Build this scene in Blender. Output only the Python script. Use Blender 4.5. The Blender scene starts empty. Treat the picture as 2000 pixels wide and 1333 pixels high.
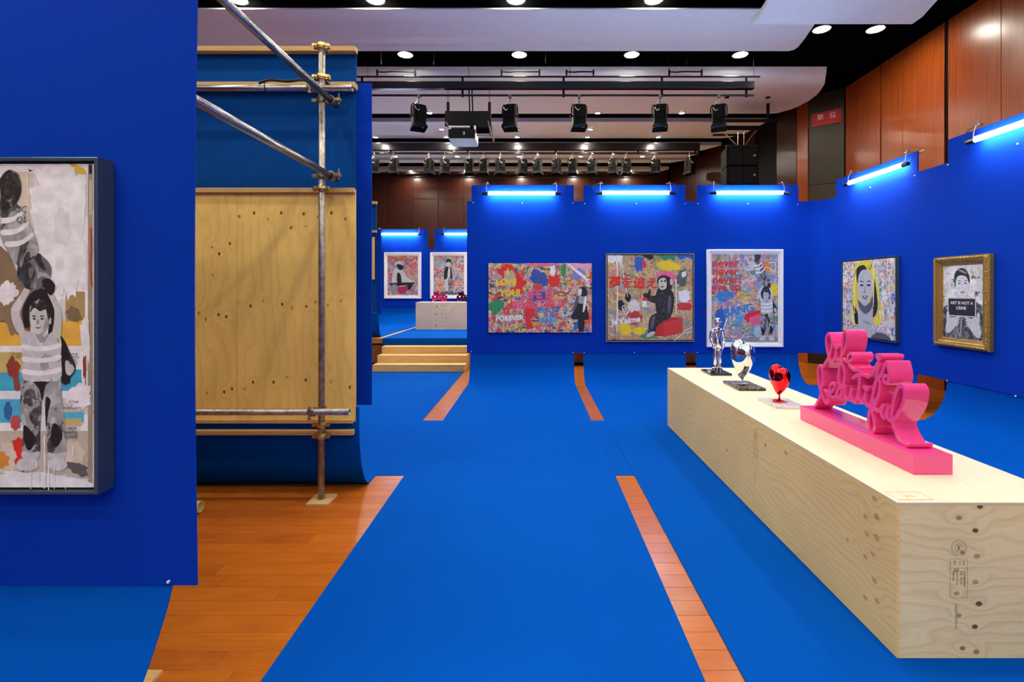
import bpy, bmesh, math, random
from mathutils import Vector, Matrix
random.seed(7)
PI = math.pi
S = bpy.context.scene
COL = S.collection
# ---------------------------------------------------------------- camera
F, CX, CY, H = 980.0, 1043.0, 566.0, 1.63        # focal length in px, vanishing point, eye height
cd = bpy.data.cameras.new('camera'); cam = bpy.data.objects.new('camera', cd); COL.objects.link(cam)
cam.location = (0, 0, H); cam.rotation_euler = (PI / 2, 0, 0)
cd.sensor_width = 36; cd.lens = 36 * F / 2000
cd.shift_x = -(CX - 1000) / 2000; cd.shift_y = -(666.5 - CY) / 2000
cd.clip_start = 0.05; cd.clip_end = 100
S.camera = cam
# ---------------------------------------------------------------- world, exposure
w = bpy.data.worlds.new('world'); S.world = w; w.use_nodes = True
w.node_tree.nodes['Background'].inputs[0].default_value = (0.8, 0.85, 1, 1)
w.node_tree.nodes['Background'].inputs[1].default_value = 0.02
S.view_settings.view_transform = 'Standard'; S.view_settings.look = 'None'
S.view_settings.gamma = 1; S.view_settings.use_curve_mapping = False
S.view_settings.exposure = 0.07
S.cycles.max_bounces = 8; S.cycles.diffuse_bounces = 6; S.cycles.glossy_bounces = 5
S.cycles.sample_clamp_indirect = 6.0
DOWN_STRENGTH = 190.0          # ceiling downlights (the big ones)
SMALL_STRENGTH = 1050.0         # small downlights at the far end
TUBE_STRENGTH = 125.0           # fluorescent tubes
DOWN_COL = (1.0, 0.91, 0.76); TUBE_COL = (0.74, 0.90, 1.0)

# ---------------------------------------------------------------- node helpers
class NT:
    def __init__(s, m):
        s.t = m.node_tree; s.n = s.t.nodes
    def add(s, typ, ins=None, **kw):
        nd = s.n.new(typ)
        for k, v in kw.items(): setattr(nd, k, v)
        for k, v in (ins or {}).items():
            if hasattr(v, 'is_output'): s.t.links.new(v, nd.inputs[k])
            else: nd.inputs[k].default_value = v
        return nd
    def math(s, op, a, b=None, c=None, clamp=False):
        nd = s.n.new('ShaderNodeMath'); nd.operation = op; nd.use_clamp = clamp
        for i, v in enumerate((a, b, c)):
            if v is None: continue
            if hasattr(v, 'is_output'): s.t.links.new(v, nd.inputs[i])
            else: nd.inputs[i].default_value = v
        return nd.outputs[0]
    def ramp(s, f, stops, interp='LINEAR'):
        nd = s.n.new('ShaderNodeValToRGB'); s.t.links.new(f, nd.inputs[0])
        cr = nd.color_ramp; cr.interpolation = interp
        while len(cr.elements) < len(stops): cr.elements.new(0.5)
        for e, (p, c) in zip(cr.elements, stops):
            e.position = p; e.color = c if len(c) == 4 else (*c, 1)
        return nd.outputs[0]
    def mix(s, f, a, b, blend='MIX'):
        nd = s.n.new('ShaderNodeMix'); nd.data_type = 'RGBA'; nd.blend_type = blend
        for i, v in ((0, f), (6, a), (7, b)):
            if hasattr(v, 'is_output'): s.t.links.new(v, nd.inputs[i])
            elif i == 0: nd.inputs[i].default_value = v
            else: nd.inputs[i].default_value = v if len(v) == 4 else (*v, 1)
        return nd.outputs[2]
    def noise(s, vec, scale, detail=2, rough=0.5, dist=0.0, dims='3D', w=0.0):
        nd = s.n.new('ShaderNodeTexNoise'); nd.noise_dimensions = dims
        s.t.links.new(vec, nd.inputs['Vector']); nd.inputs['Scale'].default_value = scale
        nd.inputs['Detail'].default_value = detail; nd.inputs['Roughness'].default_value = rough
        nd.inputs['Distortion'].default_value = dist
        if dims == '4D': nd.inputs['W'].default_value = w
        return nd.outputs['Fac']
    def mapping(s, vec, scale=(1, 1, 1), loc=(0, 0, 0), rot=(0, 0, 0)):
        nd = s.add('ShaderNodeMapping', {'Vector': vec, 'Location': loc, 'Rotation': rot, 'Scale': scale})
        return nd.outputs[0]
    def bump(s, h, strength=0.3, dist=0.01):
        return s.add('ShaderNodeBump', {'Height': h, 'Strength': strength, 'Distance': dist}).outputs[0]

def newmat(name):
    m = bpy.data.materials.new(name); m.use_nodes = True
    nt = NT(m); b = nt.n['Principled BSDF']
    return m, nt, b
def link(nt, a, b): nt.t.links.new(a, b)
MATS = {}
def mat(name, col, rough=0.5, metal=0.0, spec=0.5, var=0.06, nscale=8.0, bump=0.0, bscale=60.0, coat=0.0, emit=0.0):
    if name in MATS: return MATS[name]
    m, nt, b = newmat(name)
    tc = nt.add('ShaderNodeTexCoord').outputs['Object']
    n = nt.noise(tc, nscale, 3)
    lo = tuple(c * (1 - var) for c in col); hi = tuple(min(1, c * (1 + var)) for c in col)
    link(nt, nt.ramp(n, [(0.3, lo), (0.7, hi)]), b.inputs['Base Color'])
    b.inputs['Roughness'].default_value = rough; b.inputs['Metallic'].default_value = metal
    b.inputs['Specular IOR Level'].default_value = spec
    if coat: b.inputs['Coat Weight'].default_value = coat; b.inputs['Coat Roughness'].default_value = 0.04
    if bump:
        link(nt, nt.bump(nt.noise(tc, bscale, 3), bump, 0.004), b.inputs['Normal'])
    if emit:
        b.inputs['Emission Color'].default_value = (*col, 1); b.inputs['Emission Strength'].default_value = emit
    MATS[name] = m; return m
def felt(name, col, var=0.05, spec=0.04):
    m, nt, b = newmat(name)
    tc = nt.add('ShaderNodeTexCoord').outputs['Object']
    big = nt.noise(tc, 0.9, 3); fine = nt.noise(tc, 420, 2); fib = nt.noise(nt.mapping(tc, (30, 30, 260)), 4, 3)
    c = nt.ramp(big, [(0.3, tuple(x * (1 - var) for x in col)), (0.7, tuple(x * (1 + var) for x in col))])
    c = nt.mix(0.16, c, nt.ramp(fine, [(0.3, tuple(x * .72 for x in col)), (0.7, tuple(x * 1.25 for x in col))]))
    link(nt, c, b.inputs['Base Color'])
    b.inputs['Roughness'].default_value = 0.95; b.inputs['Specular IOR Level'].default_value = spec
    h = nt.math('ADD', fine, nt.math('MULTIPLY', fib, 0.6))
    link(nt, nt.bump(h, 0.25, 0.002), b.inputs['Normal'])
    return m
def plywood(name, base, line, dark, freq=9.0, amp=1.0, knots=(), rough=0.62, seed=0.0, contrast=1.0):
    """rotary-cut plywood: UV in metres, u along the grain, v across it"""
    m, nt, b = newmat(name)
    uv = nt.add('ShaderNodeTexCoord').outputs['UV']
    uv = nt.mapping(uv, (1, 1, 1), (seed, seed * 0.7, 0))
    sp = nt.add('ShaderNodeSeparateXYZ', {0: uv})
    u, v = sp.outputs[0], sp.outputs[1]
    n1 = nt.noise(nt.mapping(uv, (1.1, 3.2, 1)), 1.0, 2, 0.45, 0.3)
    n2 = nt.noise(nt.mapping(uv, (4.5, 11, 1)), 1.0, 2, 0.5)
    h = nt.math('ADD', nt.math('MULTIPLY', v, freq), nt.math('ADD', nt.math('MULTIPLY', n1, 7.0 * amp), nt.math('MULTIPLY', n2, 1.3 * amp)))
    kd = None; kc = None
    for (ku, kv, r, dk) in knots:
        du = nt.math('MULTIPLY', nt.math('SUBTRACT', u, ku + seed), 0.75); dv = nt.math('SUBTRACT', v, kv + seed * 0.7)
        d2 = nt.math('ADD', nt.math('MULTIPLY', du, du), nt.math('MULTIPLY', dv, dv))
        q = nt.math('DIVIDE', d2, r * r)
        g = nt.math('POWER', 2.718, nt.math('MULTIPLY', q, -0.09))      # wide swirl of the grain
        kd = g if kd is None else nt.math('ADD', kd, g)
        core = nt.math('MULTIPLY', nt.math('MULTIPLY', nt.math('SUBTRACT', 1.12, nt.math('SQRT', q)), 2.2, clamp=True), dk)
        kc = core if kc is None else nt.math('MAXIMUM', kc, core)
    if kd is not None: h = nt.math('ADD', h, nt.math('MULTIPLY', kd, 1.3))
    ring = nt.math('FRACT', h)
    c = nt.ramp(ring, [(0.0, nt_mix(base, line, contrast)), (0.06, nt_mix(base, line, .55 * contrast)), (0.22, base), (0.60, base), (0.84, nt_mix(base, line, 0.5 * contrast)), (1.0, nt_mix(base, line, contrast))])
    r2 = nt.math('FRACT', nt.math('ADD', nt.math('MULTIPLY', h, 3.0), nt.math('MULTIPLY', n2, 1.5)))
    c = nt.mix(nt.math('MULTIPLY', nt.ramp(r2, [(0.0, (1, 1, 1)), (0.10, (.35, .35, .35)), (0.3, (0, 0, 0)), (0.8, (0, 0, 0)), (1.0, (1, 1, 1))]), 0.42 * contrast), c, nt_mix(base, line, .8))
    fib = nt.noise(nt.mapping(uv, (5, 170, 1)), 1.0, 3)
    c = nt.mix(0.3, c, nt.ramp(fib, [(0.32, tuple(x * 0.8 for x in base)), (0.66, tuple(min(1, x * 1.14) for x in base))]))
    big = nt.noise(nt.mapping(uv, (1.5, 1.5, 1)), 1.0, 2)
    c = nt.mix(0.35, c, nt.ramp(big, [(0.3, nt_mix(base, dark, .35)), (0.65, tuple(min(1, x * 1.06) for x in base))]))
    if kc is not None:
        c = nt.mix(nt.math('MULTIPLY', kc, 1.15, clamp=True), c, dark)
    link(nt, c, b.inputs['Base Color'])
    b.inputs['Roughness'].default_value = rough; b.inputs['Specular IOR Level'].default_value = 0.3
    link(nt, nt.bump(fib, 0.06, 0.002), b.inputs['Normal'])
    return m
def nt_mix(a, b, f): return tuple(x * (1 - f) + y * f for x, y in zip(a, b))
def plank_mat(name):
    m, nt, b = newmat(name)
    tc = nt.add('ShaderNodeTexCoord').outputs['Object']
    rnd = nt.add('ShaderNodeObjectInfo').outputs['Random']
    off = nt.add('ShaderNodeCombineXYZ', {0: nt.math('MULTIPLY', rnd, 37.0), 1: nt.math('MULTIPLY', rnd, 91.0), 2: 0.0}).outputs[0]
    p = nt.add('ShaderNodeVectorMath', {0: tc, 1: off}, operation='ADD').outputs[0]
    g = nt.noise(nt.mapping(p, (2.2, 42, 1)), 1.0, 4, 0.6, 0.4)
    g2 = nt.noise(nt.mapping(p, (1.6, 5, 1)), 1.0, 3, 0.6, 1.2)
    c = nt.ramp(g, [(0.25, (0.34, 0.075, 0.007)), (0.55, (0.50, 0.135, 0.012)), (0.8, (0.62, 0.19, 0.02))])
    c = nt.mix(0.45, c, nt.ramp(g2, [(0.3, (0.33, 0.065, 0.006)), (0.6, (0.55, 0.165, 0.015))]))
    c = nt.mix(0.32, c, nt.ramp(rnd, [(0.0, (0.36, 0.085, 0.008)), (0.5, (0.52, 0.145, 0.013)), (1.0, (0.62, 0.19, 0.02))]))
    c = nt.mix(1.0, c, (0.84, 0.79, 0.68), 'MULTIPLY')
    link(nt, c, b.inputs['Base Color'])
    rr = nt.noise(tc, 6, 3, 0.6)
    link(nt, nt.ramp(rr, [(0.3, (0.2, 0.2, 0.2)), (0.8, (0.27, 0.27, 0.27))]), b.inputs['Roughness'])
    b.inputs['Specular IOR Level'].default_value = 0.25
    link(nt, nt.bump(g2, 0.04, 0.002), b.inputs['Normal'])
    return m
def veneer(name, lo, hi, rough=0.3):
    """red-brown wall veneer, grain upright"""
    m, nt, b = newmat(name)
    tc = nt.add('ShaderNodeTexCoord').outputs['Object']
    rnd = nt.add('ShaderNodeObjectInfo').outputs['Random']
    off = nt.add('ShaderNodeCombineXYZ', {0: nt.math('MULTIPLY', rnd, 17.0), 1: nt.math('MULTIPLY', rnd, 23.0), 2: 0.0}).outputs[0]
    p = nt.add('ShaderNodeVectorMath', {0: tc, 1: off}, operation='ADD').outputs[0]
    g = nt.noise(nt.mapping(p, (42, 42, 0.9)), 1.0, 4, 0.6, 0.3)
    c = nt.ramp(g, [(0.28, lo), (0.72, hi)])
    c = nt.mix(0.25, c, nt.ramp(rnd, [(0, lo), (1, hi)]))
    link(nt, c, b.inputs['Base Color']); b.inputs['Roughness'].default_value = rough
    b.inputs['Specular IOR Level'].default_value = 0.45
    link(nt, nt.bump(nt.noise(nt.mapping(p, (3, 3, 1.5)), 2.0, 2), 0.06, 0.02), b.inputs['Normal'])
    return m
def splatter(name, base, cols, scale=6.0, seed=0.0, cover=0.5, drip=True):
    """pasted scraps under many thin layers of paint, each colour a blotchy layer of its own"""
    m, nt, b = newmat(name)
    tc = nt.add('ShaderNodeTexCoord').outputs['Object']
    sp = nt.add('ShaderNodeSeparateXYZ', {0: tc})
    p = nt.add('ShaderNodeCombineXYZ', {0: sp.outputs[0], 1: sp.outputs[2], 2: seed}).outputs[0]
    w_ = nt.add('ShaderNodeVectorMath', {0: p, 1: (seed, seed * .3, 0)}, operation='ADD').outputs[0]
    vo = nt.add('ShaderNodeTexVoronoi', {'Vector': nt.mapping(w_, (1, .7, 1)), 'Scale': scale * 2.2}, distance='CHEBYCHEV').outputs['Color']
    sc_ = nt.add('ShaderNodeSeparateColor', {0: vo}).outputs[0]
    lt = tuple(min(1, x * 1.22 + .03) for x in base)
    c = nt.ramp(sc_, [(0.0, tuple(x * .72 for x in base)), (0.3, base), (0.55, lt), (0.8, tuple(min(1, x * .95 + .12) for x in base)), (1.0, tuple(x * .55 for x in base))], 'CONSTANT')
    prt = nt.noise(nt.mapping(p, (1, 3.2, 1)), scale * 34, 2, .6)                       # print on the scraps
    c = nt.mix(nt.ramp(prt, [(0.56, (0, 0, 0)), (0.60, (.5, .5, .5))]), c, tuple(x * .25 for x in base))
    g = nt.noise(p, scale * 1.1, 4)
    c = nt.mix(0.5, c, nt.ramp(g, [(0.35, tuple(x * 0.8 for x in base)), (0.62, lt)]))
    for i, col in enumerate(cols):
        sc = scale * (1.1 + 0.55 * ((i * 7) % 5))
        st = ((1, 1, 1), (1.5, .7, 1), (.8, 1.3, 1))[i % 3]
        q = nt.mapping(p, st, (i * 3.7 + seed, i * 5.1, i * 1.3))
        n = nt.noise(q, sc, 5, 0.68, 1.2)
        t = 0.655 - 0.14 * cover + 0.02 * (i % 2)
        f = nt.ramp(n, [(t, (0, 0, 0)), (t + 0.03, (.9, .9, .9))])
        n2 = nt.noise(q, sc * 6, 3)
        cc = nt.mix(0.45, col, nt.ramp(n2, [(0.3, tuple(x * .55 for x in col)), (0.7, tuple(min(1, x * 1.2 + .06) for x in col))]))
        c = nt.mix(f, c, cc)
    spk = nt.noise(p, scale * 15, 2, .5)
    c = nt.mix(nt.ramp(spk, [(0.70, (0, 0, 0)), (0.72, (.8, .8, .8))]), c, (.78, .77, .74))
    if drip:
        for k, (col, fx) in enumerate((((0.82, 0.81, 0.78), 40), ((0.04, 0.04, 0.045), 55), ((.55, .12, .16), 48))):
            n = nt.noise(nt.mapping(p, (fx, 1.6, 1), (seed * 2 + k * 9, 0, 0)), 1.0, 2)
            c = nt.mix(nt.ramp(n, [(0.68, (0, 0, 0)), (0.70, (0.75, 0.75, 0.75))]), c, col)
    link(nt, c, b.inputs['Base Color']); b.inputs['Roughness'].default_value = 0.5
    b.inputs['Specular IOR Level'].default_value = 0.3
    link(nt, nt.bump(nt.noise(p, 60, 3), 0.15, 0.002), b.inputs['Normal'])
    return m
def folds(name, dark, mid, light, sc=9.0, lo=.42, hi=.56, stretch=(1.6, 1, .8)):
    """grey brushwork of a stencilled cloth: black creases, grey body, pale ridges"""
    m, nt, b = newmat(name)
    tc = nt.add('ShaderNodeTexCoord').outputs['Object']
    n = nt.noise(nt.mapping(tc, stretch, (0, 0, 0), (0, .5, 0)), sc, 3, .5, 1.6)
    n2 = nt.noise(tc, sc * 5, 3)
    c = nt.ramp(n, [(lo - .06, dark), (lo, dark), (lo + .015, mid), (hi, mid), (hi + .05, light)])
    c = nt.mix(.25, c, nt.ramp(n2, [(.3, dark), (.6, mid), (.75, light)]))
    link(nt, c, b.inputs['Base Color']); b.inputs['Roughness'].default_value = .5
    return m

# ---------------------------------------------------------------- object helpers
ROOT = {}
def tag(o, label=None, cat=None, group=None, kind=None):
    if label: o['label'] = label
    if cat: o['category'] = cat
    if group: o['group'] = group
    if kind: o['kind'] = kind
    return o
def thing(name, label, cat, loc=(0, 0, 0), rz=0.0, group=None):
    o = bpy.data.objects.new(name, None); COL.objects.link(o); o.empty_display_size = 0.1
    o.location = loc; o.rotation_euler = (0, 0, rz); ROOT[o] = Vector(loc)
    return tag(o, label, cat, group)
class MB:
    """collects faces in one mesh; box faces get UVs in metres"""
    def __init__(s, grain='x'): s.v = []; s.f = []; s.mi = []; s.grain = grain; s.sm = []
    def face(s, pts, mi=0, smooth=False):
        i = len(s.v); s.v.extend([tuple(p) for p in pts]); s.f.append(tuple(range(i, i + len(pts)))); s.mi.append(mi); s.sm.append(smooth)
    def grid(s, vs, fs, mi=0, smooth=False):
        i = len(s.v); s.v.extend([tuple(p) for p in vs])
        for f in fs: s.f.append(tuple(i + k for k in f)); s.mi.append(mi); s.sm.append(smooth)
    def box(s, x0, x1, y0, y1, z0, z1, mi=0):
        x0, x1 = min(x0, x1), max(x0, x1); y0, y1 = min(y0, y1), max(y0, y1); z0, z1 = min(z0, z1), max(z0, z1)
        vs = [(x, y, z) for z in (z0, z1) for y in (y0, y1) for x in (x0, x1)]
        s.grid(vs, [(0, 2, 3, 1), (4, 5, 7, 6), (0, 1, 5, 4), (2, 6, 7, 3), (0, 4, 6, 2), (1, 3, 7, 5)], mi); return s
    def tube(s, path, r, n=10, mi=0, caps=True, r2=None, open_end=False):
        P = [Vector(p) for p in path]; rings = []; up = None
        for i, p in enumerate(P):
            t = (P[min(i + 1, len(P) - 1)] - P[max(i - 1, 0)]).normalized()
            if up is None: up = t.orthogonal().normalized()
            up = (up - t * up.dot(t)).normalized(); sd = t.cross(up)
            rr = r if r2 is None else r + (r2 - r) * i / (len(P) - 1)
            rings.append([p + (up * math.cos(2 * PI * k / n) + sd * math.sin(2 * PI * k / n)) * rr for k in range(n)])
        vs = [q for rg in rings for q in rg]
        fs = [(i * n + k, i * n + (k + 1) % n, (i + 1) * n + (k + 1) % n, (i + 1) * n + k) for i in range(len(P) - 1) for k in range(n)]
        s.grid(vs, fs, mi, True)
        if caps: s.face(list(reversed(rings[0])), mi); s.face(rings[-1], mi)
        return s
    def cyl(s, p0, p1, r, n=16, mi=0, r2=None): return s.tube([p0, p1], r, n, mi, True, r2)
    def pipe(s, p0, p1, r, wall=0.004, n=18, mi=0):
        """a hollow pipe with open ends"""
        a = Vector(p0); b = Vector(p1); t = (b - a).normalized(); up = t.orthogonal().normalized(); sd = t.cross(up)
        def ring(p, q): return [p + (up * math.cos(2 * PI * k / n) + sd * math.sin(2 * PI * k / n)) * q for k in range(n)]
        vs = ring(a, r) + ring(b, r) + ring(b, r - wall) + ring(a, r - wall)
        fs = []
        for j in range(4):
            j2 = (j + 1) % 4
            for k in range(n): fs.append((j * n + k, j * n + (k + 1) % n, j2 * n + (k + 1) % n, j2 * n + k))
        i0 = len(s.f); s.grid(vs, fs, mi, True)
        for j in (1, 3):
            for k in range(n): s.sm[i0 + j * n + k] = False
        return s
    def lathe(s, prof, c=(0, 0, 0), n=20, mi=0, smooth=True):
        vs = [(c[0] + r * math.cos(2 * PI * k / n), c[1] + r * math.sin(2 * PI * k / n), c[2] + z) for r, z in prof for k in range(n)]
        fs = [(i * n + k, i * n + (k + 1) % n, (i + 1) * n + (k + 1) % n, (i + 1) * n + k) for i in range(len(prof) - 1) for k in range(n)]
        s.grid(vs, fs, mi, smooth); return s
    def prism(s, poly, z0, z1, mi=0, axes=(0, 1, 2)):
        """polygon in the plane of the first two axes, thick along the third"""
        def P(a, b, c):
            q = [0, 0, 0]; q[axes[0]] = a; q[axes[1]] = b; q[axes[2]] = c; return tuple(q)
        lo = [P(a, b, z0) for a, b in poly]; hi = [P(a, b, z1) for a, b in poly]; n = len(poly)
        s.face(hi, mi); s.face(list(reversed(lo)), mi)
        for k in range(n):
            k2 = (k + 1) % n; s.face([lo[k], lo[k2], hi[k2], hi[k]], mi)
        return s
    def build(s, name, mats, parent=None, bevel=0.0, root=None, weld=False, local=False):
        me = bpy.data.meshes.new(name)
        o0 = Vector((0, 0, 0))
        if not local:
            r = root or parent
            while r is not None and r not in ROOT: r = r.parent
            if r is not None: o0 = ROOT[r]
        vs = [(x - o0.x, y - o0.y, z - o0.z) for x, y, z in s.v]
        me.from_pydata(vs, [], s.f)
        if not isinstance(mats, (list, tuple)): mats = [mats]
        for m in mats: me.materials.append(m)
        for p, mi, sm in zip(me.polygons, s.mi, s.sm): p.material_index = mi; p.use_smooth = sm
        uvl = me.uv_layers.new(name='UVMap')
        ga = 'xyz'.index(s.grain)
        for p in me.polygons:
            nrm = p.normal; ax = max(range(3), key=lambda k: abs(nrm[k]))
            oth = [k for k in range(3) if k != ax]
            if ga in oth: a = ga; b_ = [k for k in oth if k != ga][0]
            else: a, b_ = oth
            for li in p.loop_indices:
                co = me.vertices[me.loops[li].vertex_index].co
                uvl.data[li].uv = (co[a], co[b_])
        bm = bmesh.new(); bm.from_mesh(me)
        if weld: bmesh.ops.remove_doubles(bm, verts=bm.verts, dist=1e-5)
        bmesh.ops.recalc_face_normals(bm, faces=bm.faces)
        bm.to_mesh(me); bm.free()
        o = bpy.data.objects.new(name, me); COL.objects.link(o)
        if parent is not None: o.parent = parent
        if bevel:
            md = o.modifiers.new('edge', 'BEVEL'); md.width = bevel; md.segments = 2; md.limit_method = 'ANGLE'
            md.harden_normals = False
        return o
def kids(o): return [c for c in bpy.data.objects if c.parent == o]
def copy_tree(o, loc=None, rz=None, label=None, group=None, parent=None):
    ch = KID.get(o) or kids(o); KID[o] = ch
    c = o.copy(); COL.objects.link(c); c.parent = parent
    if loc is not None: c.location = loc; ROOT[c] = Vector(loc)
    if rz is not None: c.rotation_euler = (0, 0, rz)
    if label: c['label'] = label
    if group: c['group'] = group
    for k in ch: copy_tree(k, parent=c)
    return c
KID = {}
def catmull(pts, closed=False, n=6):
    P = [Vector(p) for p in pts]; out = []; m = len(P)
    rng = range(m) if closed else range(m - 1)
    for i in rng:
        if closed: a, b, c, d = P[i - 1], P[i], P[(i + 1) % m], P[(i + 2) % m]
        else: a, b, c, d = P[max(i - 1, 0)], P[i], P[i + 1], P[min(i + 2, m - 1)]
        for k in range(n):
            t = k / n
            out.append(0.5 * ((2 * b) + (c - a) * t + (2 * a - 5 * b + 4 * c - d) * t * t + (3 * b - a - 3 * c + d) * t ** 3))
    if not closed: out.append(P[-1])
    return out
def text_mesh(s, size=1.0, bold=0.0, shear=0.0, align='CENTER', extrude=0.0, space=1.0):
    cu = bpy.data.curves.new('text', 'FONT'); cu.body = s; cu.size = size; cu.align_x = align; cu.align_y = 'CENTER'
    cu.offset = bold; cu.shear = shear; cu.extrude = extrude; cu.space_character = space; cu.resolution_u = 3
    o = bpy.data.objects.new('text', cu); COL.objects.link(o)
    dg = bpy.context.evaluated_depsgraph_get()
    me = bpy.data.meshes.new_from_object(o.evaluated_get(dg))
    V = [tuple(v.co) for v in me.vertices]; Fc = [tuple(p.vertices) for p in me.polygons]
    bpy.data.objects.remove(o); bpy.data.curves.remove(cu); bpy.data.meshes.remove(me)
    return V, Fc
# ================================================================ materials
BLUE_W = felt('blue_wall_paper', (0.0012, 0.038, 0.40), spec=0.08)
BLUE_C = felt('blue_carpet', (0.0006, 0.072, 0.40), spec=0.02)  # same felt as the walls; greener tone stands in for stronger floor light
BLUE_B = felt('blue_board_back', (0.004, 0.062, 0.27), 0.18)
PLANK = plank_mat('parquet')
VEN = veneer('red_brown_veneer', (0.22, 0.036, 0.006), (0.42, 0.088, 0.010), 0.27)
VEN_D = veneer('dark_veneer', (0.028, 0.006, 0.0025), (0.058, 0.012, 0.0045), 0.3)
GREYP = mat('grey_brown_metal_panel', (0.050, 0.038, 0.022), 0.38, 0.3, var=0.1)
BLACK = mat('matt_black', (0.006, 0.006, 0.007), 0.7, spec=.12)
SOFFIT = mat('black_soffit', (0.002, 0.002, 0.002), 0.9, spec=.0)
BLACKG = mat('gloss_black_metal', (0.004, 0.004, 0.005), 0.2, 0.0, spec=.5)
DARKMET = mat('dark_lamp_metal', (0.005, 0.0045, 0.003), 0.5, 0.0, spec=.12)
WHITE_CL = mat('off_white_ceiling', (0.75, 0.85, 0.90), 0.6, var=0.02)
BATTEN = plywood('batten_wood', (0.62, 0.41, 0.16), (0.5, 0.3, 0.1), (0.35, 0.17, 0.05), freq=30, amp=0.3)
STEEL = mat('galvanised_steel', (0.36, 0.345, 0.31), 0.24, 0.95, var=0.2, nscale=25, bump=0.1)
STEEL_W = mat('worn_steel', (0.38, 0.35, 0.30), 0.42, 0.85, var=0.35, nscale=30, bump=0.2)
BRASS = mat('zinc_yellow_coupler', (0.75, 0.52, 0.18), 0.28, 0.95, var=0.25, nscale=40)
RUST = mat('tarnished_coupler', (0.32, 0.25, 0.15), 0.4, 0.8, var=0.3, nscale=40)
PINW = mat('white_pin', (0.85, 0.85, 0.88), 0.3)

# ================================================================ the room shell
ZC = 5.95
mb = MB(); mb.box(-8, 9, -7, 19.5, -0.30, -0.004)
floor = tag(mb.build('floor', PLANK), kind='structure')
mb = MB(); mb.box(-8, 9, -7, 19.5, ZC, ZC + 0.2)
tag(mb.build('ceiling', SOFFIT), kind='structure')
# planks: laid along X, in the strips that the carpet leaves open
def plank_mesh(L):
    mb = MB(); mb.box(-L / 2, L / 2, -0.0592, 0.0592, -0.0125, 0)
    o = mb.build('plank', PLANK, floor, 0.0012, local=True); return o
PL = 1.21
pl0 = None
def planks(x0, x1, y0, y1):
    global pl0
    r0 = math.floor(y0 / 0.12); r1 = math.ceil(y1 / 0.12)
    for r in range(r0, r1):
        off = (r * 0.437 * PL + 0.31 * (r % 3)) % PL
        k0 = math.floor((x0 - off) / PL); k1 = math.floor((x1 - off) / PL)
        for k in range(k0, k1 + 1):
            c = (off + (k + .5) * PL, (r + .5) * 0.12 - 0.013, 0)
            key = (r, k)
            if key in PLK: continue
            PLK.add(key)
            if pl0 is None: pl0 = plank_mesh(PL - 0.0012); p = pl0
            else: p = pl0.copy(); COL.objects.link(p); p.parent = floor
            p.location = c
PLK = set()
planks(-3.35, -1.05, 1.3, 4.4); planks(0.70, 0.88, 0.6, 4.5); planks(0.70, 0.88, 6.1, 10.6)
planks(-1.37, -1.12, 6.1, 10.7); planks(2.7, 2.86, 8.6, 10.6); planks(4.75, 5.9, 7.2, 9.4); planks(5.0, 6.4, 5.6, 6.9)
print('planks', len(PLK))
# walls of veneer panels
def wall(name, poly, panels, zt, z0=0.0, inside=1):
    """poly: plan line (far to the outside); panels: list of (p, q, material) along it, each a panel part"""
    mb = MB()
    for a, b in zip(poly[:-1], poly[1:]):
        d = (Vector(b) - Vector(a)).normalized(); n = Vector((d.y, -d.x)) * inside
        A = Vector(a) + n * 0.03; B = Vector(b) + n * 0.03; A2 = Vector(a) + n * 0.15; B2 = Vector(b) + n * 0.15
        mb.grid([(*A, z0), (*B, z0), (*B2, z0), (*A2, z0), (*A, zt), (*B, zt), (*B2, zt), (*A2, zt)],
                [(0, 1, 5, 4), (1, 2, 6, 5), (2, 3, 7, 6), (3, 0, 4, 7), (4, 5, 6, 7), (3, 2, 1, 0)])
    o = tag(mb.build(name, BLACK), kind='structure')
    for a, b, m, za, zb in panels:
        d = (Vector(b) - Vector(a)).normalized(); n = Vector((d.y, -d.x)) * inside
        a_ = Vector(a) + d * 0.004; b_ = Vector(b) - d * 0.004
        A2 = a_ + n * 0.028; B2 = b_ + n * 0.028
        q = MB('z'); q.grid([(*a_, za), (*b_, za), (*B2, za), (*A2, za), (*a_, zb), (*b_, zb), (*B2, zb), (*A2, zb)],
                [(0, 1, 5, 4), (1, 2, 6, 5), (2, 3, 7, 6), (3, 0, 4, 7), (4, 5, 6, 7), (3, 2, 1, 0)])
        q.build('panel', m, o, 0.002)
    return o
def lerp(a, b, t): return (a[0] + (b[0] - a[0]) * t, a[1] + (b[1] - a[1]) * t)
def split(a, b, n, m, za=0.0, zb=ZC - .02): return [(lerp(a, b, i / n), lerp(a, b, (i + 1) / n), m, za, zb) for i in range(n)]
RP = [(6.6, -6.5), (6.6, 8.03), (6.63, 10.7), (6.1, 11.14), (6.05, 11.55), (5.98, 12.4), (5.88, 13.2), (4.9, 18.2)]
ps = []
for i in range(16):
    y1 = 8.0 - i * 0.91
    if y1 - .91 < -6.5: break
    ps.append(((6.6, y1 - .91), (6.6, y1), VEN, 0, ZC - .02))
ps += [((6.6, 8.07), (6.612, 9.0), VEN, 0, ZC - .02), ((6.612, 9.0), (6.618, 9.56), VEN, 0, ZC - .02), ((6.62, 9.6), (6.63, 10.68), VEN, 0, ZC - .02)]
g0, g1 = (6.62, 10.705), (6.105, 11.14)
ps += [(g0, g1, GREYP, 0, 3.93), (g0, g1, GREYP, 3.94, ZC - .02)]
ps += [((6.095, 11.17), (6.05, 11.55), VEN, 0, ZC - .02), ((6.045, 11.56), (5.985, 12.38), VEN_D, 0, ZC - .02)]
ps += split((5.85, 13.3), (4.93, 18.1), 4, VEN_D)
wall_r = wall('wall_right', RP, ps, ZC, inside=1)
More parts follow.
